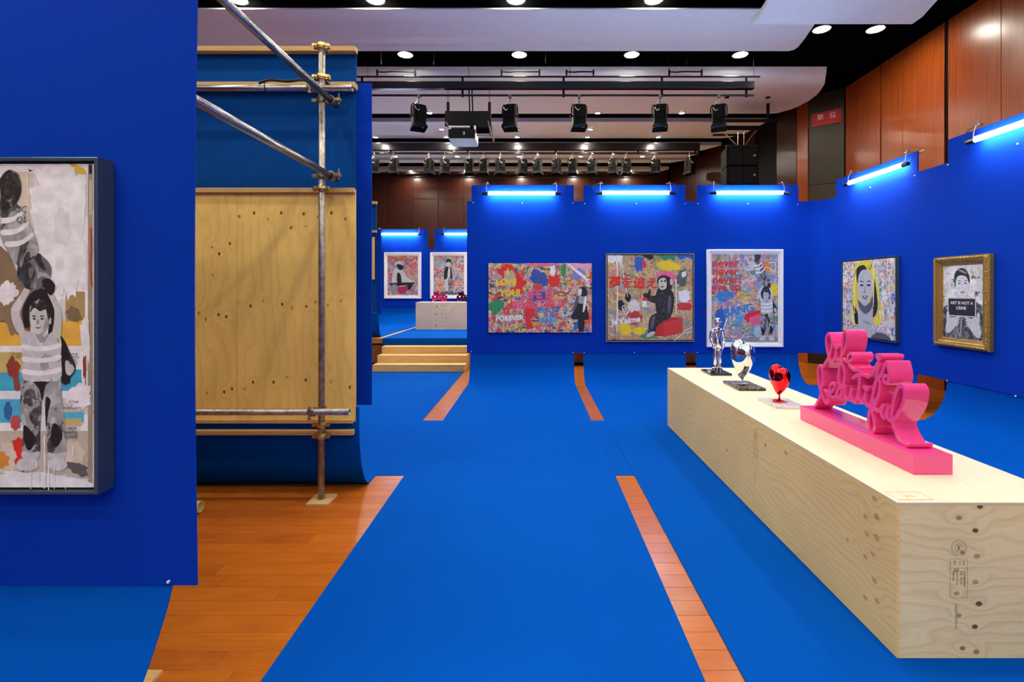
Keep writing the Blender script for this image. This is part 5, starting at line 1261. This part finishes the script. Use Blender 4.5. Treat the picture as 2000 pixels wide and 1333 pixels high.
# wide collage
YC = DW - .045
x_, z_, w_, h_ = boxpx(954, 514.5, 1156, 650, YC); loc = (x_, DW - .001, z_)
MULTI = [RED, SKY, (.62, .55, .42), YEL, PNK, (.10, .10, .10), GRN, BLU, W_]
o, a = picture('wide unframed collage with running pink, yellow and blue painted words', loc, 0, w_, h_, None, None, splatter('collage_a', (.58, .48, .36), [CRM, (.35, .30, .28), RED, SKY, W_, YEL, PNK, GRN, K_, BLU, RED, YEL], 4.2, 4.0, .80), .045, 0.0)
a.fn = pxfn(loc, YC)
a.shapes('paint_patches', [([(972, 530), (985, 518), (1005, 522), (1020, 545), (1028, 550), (1020, 568), (1008, 572), (990, 565), (982, 545)], RED), ([(985, 535), (1000, 528), (1008, 545), (1005, 560), (990, 562)], (.50, .45, .32)), ([(955, 594), (972, 585), (985, 595), (978, 605), (968, 615), (958, 605)], GRN), ([(1020, 595), (1035, 590), (1052, 600), (1048, 620), (1030, 615)], (.55, .09, .06)),
    ([(1036, 540), (1045, 526), (1056, 530), (1068, 540), (1070, 558), (1054, 556), (1040, 552)], (.03, .09, .36)), ([(1070, 545), (1076, 536), (1090, 538), (1092, 556), (1075, 560)], RED), ([(1042, 556), (1060, 558), (1058, 570), (1044, 568)], (.6, .06, .05)), ([(1040, 572), (1062, 570), (1066, 590), (1038, 588)], (.06, .08, .30)), ([(1074, 516), (1084, 516), (1083, 538), (1076, 538)], W_), ([(1016, 516), (1070, 515), (1100, 517), (1060, 520)], PNK), ([(1098, 516), (1150, 516), (1150, 530), (1125, 526)], (.75, .40, .50)), ([(1097, 518), (1106, 517), (1104, 536), (1096, 538)], GRN),
    ([(1024, 606), (1042, 602), (1044, 616), (1036, 622), (1040, 640), (1028, 640), (1026, 620)], RED), ([(1125, 630), (1132, 626), (1130, 640), (1120, 645)], BLU), ([(1118, 533), (1132, 524), (1142, 534), (1132, 546), (1116, 545)], (.20, .24, .50)), ([(1110, 520), (1150, 540)], W_) if False else ([(1108, 517), (1113, 517), (1148, 544), (1144, 548)], W_)])
a.text([('I', 992, 532, .15, YEL, .009, .12), ('LOVE', 988, 552, .145, YEL, .009, .0), ('YOU!', 996, 573, .15, YEL, .009, .04), ('LIFE IS', 1050, 576, .205, (.82, .10, .22), .008, .04), ('BEAUTIFUL', 1052, 595, .19, (.82, .10, .22), .008, .05), ('FOLLOW', 1069, 607, .105, (.02, .28, .66), .005, .04), ('YOUR', 1075, 616, .075, (.02, .28, .66), .004, .04), ('HEART', 1069, 626, .11, (.02, .28, .66), .005, .03), ('FOREVER', 995, 622, .12, W_, .005, .04)], shear=.05)
a.shapes('figure', [([(1129, 590), (1140, 588), (1146, 600), (1150, 622), (1142, 625), (1116, 622), (1122, 606)], K_), ([(1131, 578), (1142, 578), (1144, 592), (1130, 592)], (.35, .36, .34)), ([(1131, 570), (1133, 562), (1142, 561), (1147, 568), (1145, 578), (1136, 579)], K_), ([(1130, 566), (1136, 565), (1135, 576), (1130, 574)], W_), ([(1130, 622), (1141, 622), (1140, 646), (1130, 646)], K_), ([(1126, 580), (1131, 582), (1124, 604), (1119, 606)], G1), ([(1142, 580), (1146, 584), (1142, 606), (1138, 608)], W_)])
# square kraft picture
x_, z_, w_, h_ = boxpx(1183.8, 495.6, 1356, 667.8, YC - .01); loc = (x_, DW - .001, z_)
GOLDT = mat('thin_champagne_frame', (0.45, 0.40, 0.30), .35, .7)
o, a = picture('square kraft brown picture of a black ape seated on a red crate, thin metal frame', loc, 0, w_, h_, [(0, .002), (0, .055), (.012, .055), (.013, .01)], GOLDT,
               splatter('collage_kraft', (.50, .34, .17), [(.55, .40, .22), (.38, .26, .14), (.80, .76, .68), PNK, YEL, K_, SKY, RED, GRN, YEL], 4.0, 9.0, .5), .046, .028)
mb = MB(); mb.box(-w_ / 2 + .013, w_ / 2 - .013, -.012, -.002, -h_ / 2 + .013, h_ / 2 - .013); mb.build('backing', BLACK, o, local=True)
a.fn = pxfn(loc, YC)
a.shapes('paint_patches', [(R4(1187, 499, 1202, 512), W_), ([(1203, 499), (1215, 499), (1213, 520), (1208, 512), (1206, 524), (1203, 510)], W_), ([(1291, 499), (1318, 499), (1316, 510), (1308, 506), (1300, 509), (1293, 506)], GRN), ([(1323, 499), (1353, 499), (1352, 506), (1340, 503), (1330, 508)], BLU), ([(1256, 499), (1276, 499), (1272, 508), (1262, 504)], K_),
    ([(1284, 512), (1300, 510), (1330, 518), (1326, 527), (1300, 528), (1286, 524)], YEL), ([(1282, 536), (1305, 530), (1318, 540), (1312, 552), (1290, 550)], PNK), ([(1240, 505), (1252, 502), (1258, 514), (1252, 530), (1242, 528)], BLU), ([(1254, 512), (1260, 510), (1262, 522), (1256, 524)], RED), ([(1206, 590), (1216, 588), (1220, 600), (1210, 606)], K_), ([(1222, 574), (1232, 576), (1230, 590), (1222, 586)], K_),
    ([(1228, 590), (1245, 588), (1250, 604), (1238, 612), (1228, 604)], (.70, .68, .62)), ([(1226, 612), (1248, 610), (1254, 626), (1240, 634), (1228, 628)], (.55, .04, .04)), ([(1208, 636), (1228, 634), (1234, 650), (1216, 654)], YEL), ([(1238, 642), (1260, 640), (1258, 652), (1240, 652)], YEL), ([(1326, 570), (1342, 568), (1348, 582), (1338, 592), (1328, 588)], W_), ([(1324, 594), (1346, 592), (1350, 604), (1326, 606)], (.62, .04, .04)), ([(1328, 530), (1338, 526), (1342, 540), (1336, 560), (1324, 556), (1322, 542)], G1), ([(1332, 532), (1340, 531), (1339, 540), (1332, 541)], W_)])
a.strokes('white_drips', [([(1205, 500), (1206, 560), (1205, 650)], .022, W_), ([(1214, 502), (1218, 540), (1226, 580)], .012, W_), ([(1320, 545), (1321, 590), (1320, 612)], .018, W_), ([(1275, 615), (1266, 640), (1268, 650)], .016, W_), ([(1316, 666), (1330, 655), (1340, 645), (1352, 640)], .012, W_)])
a.shapes('crate', [(R4(1277, 629, 1297, 657), (.52, .03, .02)), ([(1296, 629), (1333, 621), (1333, 650), (1296, 659)], (.66, .045, .03)), ([(1277, 629), (1310, 620), (1333, 621), (1296, 631)], (.45, .03, .02))], smooth=False)
a.text([('Fresh', 1316, 636, .10, W_, .001, .2)] if False else [('夢を追え', 1236, 554, .215, RED, .007, -.03), ("Je t'aime", 1222, 627, .15, W_, .006, .12)], shear=.1)
a.shapes('figure', [([(1288, 560), (1300, 562), (1315, 572), (1316, 598), (1308, 622), (1292, 626), (1282, 610), (1280, 580)], FO_K), ([(1284, 545), (1294, 538), (1308, 542), (1313, 556), (1308, 570), (1294, 572), (1286, 560)], K_), ([(1288, 546), (1298, 543), (1302, 552), (1300, 564), (1290, 566), (1286, 557)], (.66, .60, .46)), ([(1309, 546), (1314, 547), (1313, 556), (1309, 556)], (.62, .55, .42)),
    ([(1290, 549), (1293, 548), (1294, 551), (1291, 551)], K_), ([(1297, 548), (1300, 547), (1300, 551), (1298, 551)], K_), ([(1290, 560), (1297, 559), (1296, 561), (1291, 562)], G1),
    ([(1286, 578), (1292, 592), (1276, 592), (1264, 586), (1256, 578), (1260, 572), (1272, 578)], FO_K), ([(1264, 577), (1268, 566), (1271, 568), (1270, 578)], K_), ([(1282, 612), (1300, 608), (1306, 620), (1292, 630), (1282, 640), (1280, 652), (1268, 656), (1266, 640), (1270, 620)], FO_K), ([(1262, 657), (1272, 648), (1280, 650), (1270, 658)], G3), ([(1305, 580), (1311, 582), (1310, 604), (1304, 612)], G1), ([(1272, 622), (1280, 618), (1276, 640), (1271, 642)], G1)])
a.shapes('paper_cup', [(R4(1254, 588, 1263, 600), W_), (R4(1255, 582, 1264, 588), RED)], smooth=False)
a.strokes('heart_outline', [([(1222, 615), (1215, 602), (1219, 597), (1223, 603), (1228, 599), (1229, 606), (1223, 616)], .014, W_)])
# white framed picture
x_, z_, w_, h_ = boxpx(1381, 487.5, 1530, 678.5, YC); loc = (x_, DW - .001, z_)
WFR = mat('white_frame', (0.90, 0.90, 0.88), .35, var=.02)
wprof = [(0, .002), (0, .050), (.006, .055), (.030, .055), (.036, .047), (.06, .044), (.064, .03), (.084, .03), (.086, .02)]
mixb = splatter('collage_c', (.56, .50, .46), [(.70, .62, .58), SKY, (.70, .25, .33), (.14, .42, .42), YEL, W_, ORG, BLU, GRN, PNK, SKY], 4.5, 14.0, .85)
o, a = picture('white framed picture with red painted words and two grey children beside the corner', loc, 0, w_, h_, wprof, WFR, mixb, .022, .082)
a.fn = pxfn(loc, DW - .022)
a.shapes('paint_patches', [([(1402, 572), (1420, 566), (1434, 574), (1428, 584), (1410, 590), (1400, 582)], (.05, .22, .52)), ([(1455, 616), (1470, 608), (1485, 608), (1484, 620), (1468, 628), (1456, 626)], RED), ([(1464, 620), (1488, 616), (1486, 632), (1468, 634)], PNK), ([(1503, 558), (1516, 556), (1518, 576), (1506, 578)], YEL), ([(1492, 516), (1502, 512), (1504, 528), (1494, 530)], ORG), ([(1398, 610), (1412, 606), (1416, 640), (1402, 650)], (.03, .12, .46)), ([(1474, 640), (1484, 638), (1486, 656), (1476, 660)], (.40, .55, .62)), ([(1450, 662), (1490, 658), (1519, 661), (1519, 668), (1455, 668)], (.30, .29, .29))])
a.text([('never', 1417, 515, .205, RED, .006, 0), ('never', 1417, 531, .20, RED, .006, 0), ('never!', 1420, 547, .20, RED, .006, 0), ('give up', 1416, 562, .19, RED, .006, .05), ('FOLLOW', 1457, 573, .075, YEL, .002, 0), ('YOUR', 1456, 581, .07, YEL, .002, 0), ('HEART', 1457, 589, .07, YEL, .002, 0), ('BANG', 1443, 607, .20, (.03, .20, .62), .006, .2), ('LOVE IS THE', 1438, 629, .06, (.04, .25, .5), .001, .0), ('ANSWER', 1436, 636, .065, (.04, .25, .5), .001, .0), ('ANSWER', 1432, 666, .06, (.04, .3, .5), .001, .0), ('LIFE IS', 1490, 498, .075, (.75, .25, .32), .002, 0), ('BEAUTIFUL', 1488, 508, .075, (.75, .3, .36), .002, 0), ('I STILL', 1506, 541, .05, (.03, .22, .5), .001, 0), ('LOVE', 1456, 563, .06, (.45, .5, .55), .001, 0)])
kid(a, 1498, 664, 98, True)
a.strokes('scribbles', [([(1430, 600), (1420, 588), (1424, 581), (1432, 587), (1440, 581), (1444, 589), (1432, 602)], .012, PNK), ([(1485, 535), (1497, 522), (1512, 531), (1514, 514), (1500, 514)], .014, W_), ([(1450, 655), (1456, 640), (1470, 634), (1460, 650), (1472, 645)], .010, GRN)])
# blond portrait on the side wall
o, a = picture('square portrait of a blond woman in a dark blue grey frame', (SX - .001, 7.64, 1.492), -PI / 2, 1.245, 1.228, [(0, .002), (0, .055), (.002, .057), (.012, .057), (.013, .01)], NAVY,
               splatter('collage_d', (.72, .69, .66), [W_, PNK, SKY, ORG, K_, GRN, YEL, RED, BLU, W_], 4.5, 21.0, .62), .048, .026)
mb = MB(); mb.box(-.608, .608, -.012, -.002, -.60, .60); mb.build('backing', BLACK, o, local=True)
q = lambda pts: [((u - .5) * 1.19, (.5 - v) * 1.17) for u, v in pts]
YH = (.82, .72, .03); FO_Y = folds('yellow_hair_brushwork', (.08, .07, .03), (.80, .68, .03), (.90, .84, .45), 7, .36, .58, (2.2, 1, .7))
a.shapes('figure', [(q([(.27, .06), (.45, .0), (.60, .04), (.68, .18), (.72, .36), (.76, .55), (.80, .70), (.72, .82), (.62, .88), (.60, .62), (.38, .62), (.36, .80), (.24, .86), (.17, .72), (.22, .55), (.20, .38), (.24, .2)]), FO_Y),
    (q([(.30, .10), (.44, .06), (.50, .14), (.40, .18), (.34, .30), (.30, .26)]), K_), (q([(.62, .20), (.68, .40), (.70, .62), (.62, .74), (.58, .6), (.62, .40)]), K_), (q([(.22, .60), (.30, .66), (.34, .82), (.27, .84), (.24, .7)]), K_),
    (q([(.34, .56), (.60, .58), (.62, .80), (.80, .88), (.92, .96), (.94, 1.0), (.30, 1.0), (.33, .86)]), (.46, .47, .49)), (q([(.33, .52), (.46, .60), (.60, .52), (.58, .64), (.46, .70), (.35, .62)]), G1),
    (q([(.33, .22), (.40, .13), (.52, .13), (.59, .22), (.60, .38), (.57, .50), (.46, .59), (.37, .52), (.33, .38)]), (.50, .51, .53)),
    (q([(.35, .28), (.40, .265), (.44, .285), (.40, .28)]), K_), (q([(.49, .285), (.54, .265), (.585, .285), (.54, .28)]), K_), (q([(.36, .325), (.40, .31), (.435, .325), (.40, .34)]), K_), (q([(.495, .325), (.535, .31), (.575, .325), (.535, .34)]), K_),
    (q([(.455, .33), (.47, .33), (.475, .40), (.45, .405)]), (.38, .39, .41)), (q([(.44, .415), (.46, .425), (.485, .415), (.463, .408)]), G1), (q([(.41, .475), (.445, .46), (.465, .465), (.49, .46), (.525, .475), (.465, .51)]), G1), (q([(.43, .478), (.465, .47), (.505, .478), (.465, .485)]), G3),
    (q([(.62, .96), (.72, .92), (.86, .94), (.92, 1.0), (.60, 1.0)]), G1), (q([(.42, .80), (.50, .79), (.58, .84), (.50, .83)]), G2)])
a.strokes('strands', [([((u - .5) * 1.19, (.5 - v) * 1.17) for u, v in p], wd, c) for p, wd, c in (([(.62, .02), (.63, .3), (.62, .6)], .02, W_), ([(.80, .10), (.78, .4), (.79, .8)], .012, W_), ([(.98, .0), (.90, .3), (.93, .6)], .014, W_), ([(.72, .1), (.74, .5), (.70, .72)], .012, SKY), ([(.28, .2), (.24, .45), (.26, .7)], .02, (.9, .85, .3)), ([(.30, .3), (.31, .5), (.29, .62)], .012, PNK), ([(.70, .9), (.80, .82), (.90, .9), (.95, 1.0)], .012, W_), ([(.60, .85), (.70, .95), (.65, .9)], .01, W_))])
# gold framed portrait
GOLD = mat('ornate_gold', (0.48, 0.30, 0.075), .38, .75, var=.25, nscale=40, bump=.8, bscale=70)
GOLDS = mat('smooth_gold', (0.50, 0.31, 0.08), .33, .8, var=.15)
gy0, gy1 = 5.58, 6.357
gw, gh = gy1 - gy0, 1.10
o = thing('framed_picture', 'portrait of a man holding a black name board, in an ornate gold frame', 'picture', (SX - .001, (gy0 + gy1) / 2, 1.482), -PI / 2)
mb = MB(); frame_mesh(mb, gw, gh, [(0, .002), (0, .045), (.004, .056), (.010, .050), (.016, .058), (.034, .074), (.046, .070)]); mb.build('frame', GOLD, o, local=True)
mb = MB(); frame_mesh(mb, gw, gh, [(.046, .070), (.050, .060), (.062, .060), (.074, .048), (.086, .046), (.090, .036), (.104, .034), (.108, .024), (.116, .02)]); mb.build('inner_moulding', GOLDS, o, 0.001, local=True)
mb = MB()
for k in range(44):
    t = (k + .5) / 44
    for (u, v) in ((-gw / 2 + .025, -gh / 2 + .03 + t * (gh - .06)), (gw / 2 - .025, -gh / 2 + .03 + t * (gh - .06))): ell(mb, (u, -.068, v), (.011, .010, .009), 6, 4)
for k in range(30):
    t = (k + .5) / 30
    for v in (-gh / 2 + .025, gh / 2 - .025): ell(mb, (-gw / 2 + .03 + t * (gw - .06), -.068, v), (.009, .010, .011), 6, 4)
bd = mb.build('beading', GOLD, o, local=True); bd['kind'] = 'stuff'
cw, chh = gw - .225, gh - .225
mb = MB(); mb.box(-cw / 2, cw / 2, -.022, -.004, -chh / 2, chh / 2); mb.build('canvas', splatter('collage_e', (.76, .75, .73), [W_, RED, YEL, BLU, GRN, K_], 4.5, 33.0, .42, drip=False), o, local=True)
a = Art([c for c in bpy.data.objects if c.parent == o and c.name.startswith('canvas')][0], -.0225)
q = lambda pts: [((u - .5) * cw, (.5 - v) * chh) for u, v in pts]
JK = FO_B
a.shapes('figure', [(q([(.0, .62), (.10, .55), (.36, .47), (.64, .45), (.92, .52), (1.0, .58), (1.0, 1.0), (.02, 1.0)]), JK), (q([(.36, .36), (.62, .36), (.64, .46), (.5, .5), (.36, .48)]), G3),
    (q([(.30, .12), (.44, .04), (.58, .06), (.68, .16), (.68, .30), (.64, .30), (.34, .28), (.31, .28)]), K_), (q([(.38, .06), (.52, .07), (.62, .12), (.50, .10)]), G2),
    (q([(.34, .20), (.42, .14), (.58, .15), (.65, .22), (.655, .32), (.62, .39), (.56, .435), (.46, .435), (.38, .37), (.34, .30)]), (.70, .70, .69)), (q([(.655, .24), (.685, .25), (.675, .33), (.655, .33)]), (.6, .6, .6)),
    (q([(.38, .215), (.43, .205), (.475, .22), (.43, .215)]), K_), (q([(.54, .22), (.59, .205), (.635, .215), (.59, .215)]), K_), (q([(.395, .245), (.43, .237), (.465, .247), (.43, .255)]), K_), (q([(.55, .247), (.585, .237), (.62, .245), (.585, .255)]), K_),
    (q([(.50, .25), (.515, .25), (.525, .315), (.49, .32)]), G3), (q([(.45, .365), (.51, .358), (.57, .365), (.51, .378)]), G1), (q([(.44, .95), (.47, .68), (.50, .7), (.48, .95)]), G2), (q([(.10, .62), (.2, .7), (.14, .9), (.08, .8)]), G1)])
BD = lambda x0, y0, x1, y1: q([(x0, y0), (x1, y0), (x1, y1), (x0, y1)])
a.shapes('name_board', [(BD(.12, .44, .84, .70), G3), (BD(.145, .455, .815, .685), K_)], smooth=False)
a.text([('ART IS NOT A', (.48 - .5) * cw, (.5 - .515) * chh, .050, W_, .0010, 0), ('CRIME', (.47 - .5) * cw, (.5 - .585) * chh, .050, W_, .0010, 0)])
HN = FO_S
hd = []
hd.append((q([(.06, .88), (.10, .76), (.13, .68), (.20, .72), (.30, .72), (.36, .78), (.30, .86), (.18, .93), (.10, .94)]), HN))
for k in range(4): hd.append((q([(.22, .735 + .03 * k), (.42 - .015 * k, .695 + .035 * k), (.44 - .015 * k, .715 + .035 * k), (.25, .76 + .03 * k)]), (.60, .60, .59) if k % 2 else HN))
hd.append((q([(.095, .78), (.09, .67), (.13, .635), (.16, .66), (.15, .74)]), HN))
hd.append((q([(.96, .90), (.92, .78), (.84, .70), (.74, .72), (.66, .76), (.68, .84), (.78, .92), (.90, .97)]), HN))
for k in range(4): hd.append((q([(.78, .735 + .03 * k), (.60 + .012 * k, .70 + .035 * k), (.575 + .012 * k, .72 + .035 * k), (.76, .76 + .03 * k)]), (.60, .60, .59) if k % 2 else HN))
hd.append((q([(.90, .78), (.93, .67), (.90, .63), (.86, .66), (.86, .73)]), HN))
a.shapes('hands', hd)
# two pictures on the stage wall
for (x0, lab, seed, kind) in ((750, 'white framed picture of a stooping figure with a red heart, on the stage', 41.0, 0), (840, 'white framed picture of a standing dark suited figure, on the stage', 52.0, 1)):
    YQ = YF - .045; x_, z_, w_, h_ = boxpx(x0, 493, x0 + 72.5, 583.5, YQ); loc = (x_, YF - .001, z_)
    base = (.35, .30, .42) if kind == 0 else (.42, .46, .44)
    o, a = picture(lab, loc, 0, w_, h_, [(0, .002), (0, .045), (.05, .045), (.055, .03), (.10, .03), (.102, .02)], WFR, splatter('collage_far_%d' % kind, base, [BLU, PNK, (.5, .4, .45), SKY, GRN, YEL, RED, W_, ORG, BLU], 3.6, seed, .8), .022, .098)
    a.fn = pxfn(loc, YF - .022)
    if kind == 0:
        a.shapes('figure', [([(766, 552), (768, 530), (774, 522), (784, 526), (794, 540), (806, 550), (804, 558), (780, 560)], FO_C), ([(772, 514), (782, 510), (786, 520), (778, 526)], (.55, .55, .53)), ([(776, 516), (788, 520), (784, 528), (776, 524)], K_), ([(762, 554), (806, 552), (806, 556), (786, 558), (770, 560)], K_), ([(764, 560), (774, 556), (780, 572), (766, 574)], G2), ([(788, 560), (806, 556), (800, 566), (790, 564)], K_), ([(776, 534), (782, 536), (784, 552), (776, 552)], K_), ([(778, 562), (796, 560), (792, 572), (780, 574)], (.45, .03, .08))])
        a.strokes('heart_outline', [([(803, 523), (792, 512), (795, 506), (803, 510), (810, 505), (813, 511), (803, 523)], .035, (.62, .05, .06))])
        a.text([('life is', 771, 504, .09, (.6, .06, .09), .003, .05), ('beautiful', 782, 508, .09, (.6, .06, .09), .003, .05)])
    else:
        f = lambda u, v: (876 + u * .95, 571 - v * .87)
        a.shapes('figure', [([f(-6, 2), f(-1, 2), f(0, 34), f(-7, 34)], FO_C), ([f(2, 2), f(8, 2), f(5, 34), f(-1, 34)], FO_A), ([f(-9, 28), f(-8, 52), f(-2, 58), f(5, 52), f(8, 30), f(0, 34)], K_), ([f(-2, 34), f(0, 54), f(3, 52), f(3, 34)], G3), ([f(-4, 60), f(-3, 68), f(3, 68), f(4, 60), f(0, 56)], (.55, .55, .53)), ([f(-5, 66), f(-4, 74), f(4, 74), f(5, 66), f(0, 68)], K_), ([f(-8, 0), f(-1, 3), f(-2, -1)], K_), ([f(2, 2), f(9, 2), f(9, -1)], K_), ([f(-14, 0), f(18, -2), f(18, -5), f(-14, -4)], (.05, .09, .16))])
        a.text([('FOLLOW', 858, 507, .12, (.10, .40, .62), .002, 0), ('YOUR', 859, 514, .12, (.10, .40, .62), .002, 0), ('HEART', 858, 521, .12, (.10, .40, .62), .002, 0)])
        a.strokes('heart_outline', [([(854, 530), (849, 526), (851, 523), (854, 525), (857, 523), (859, 526), (854, 530)], .02, (.65, .15, .2))])
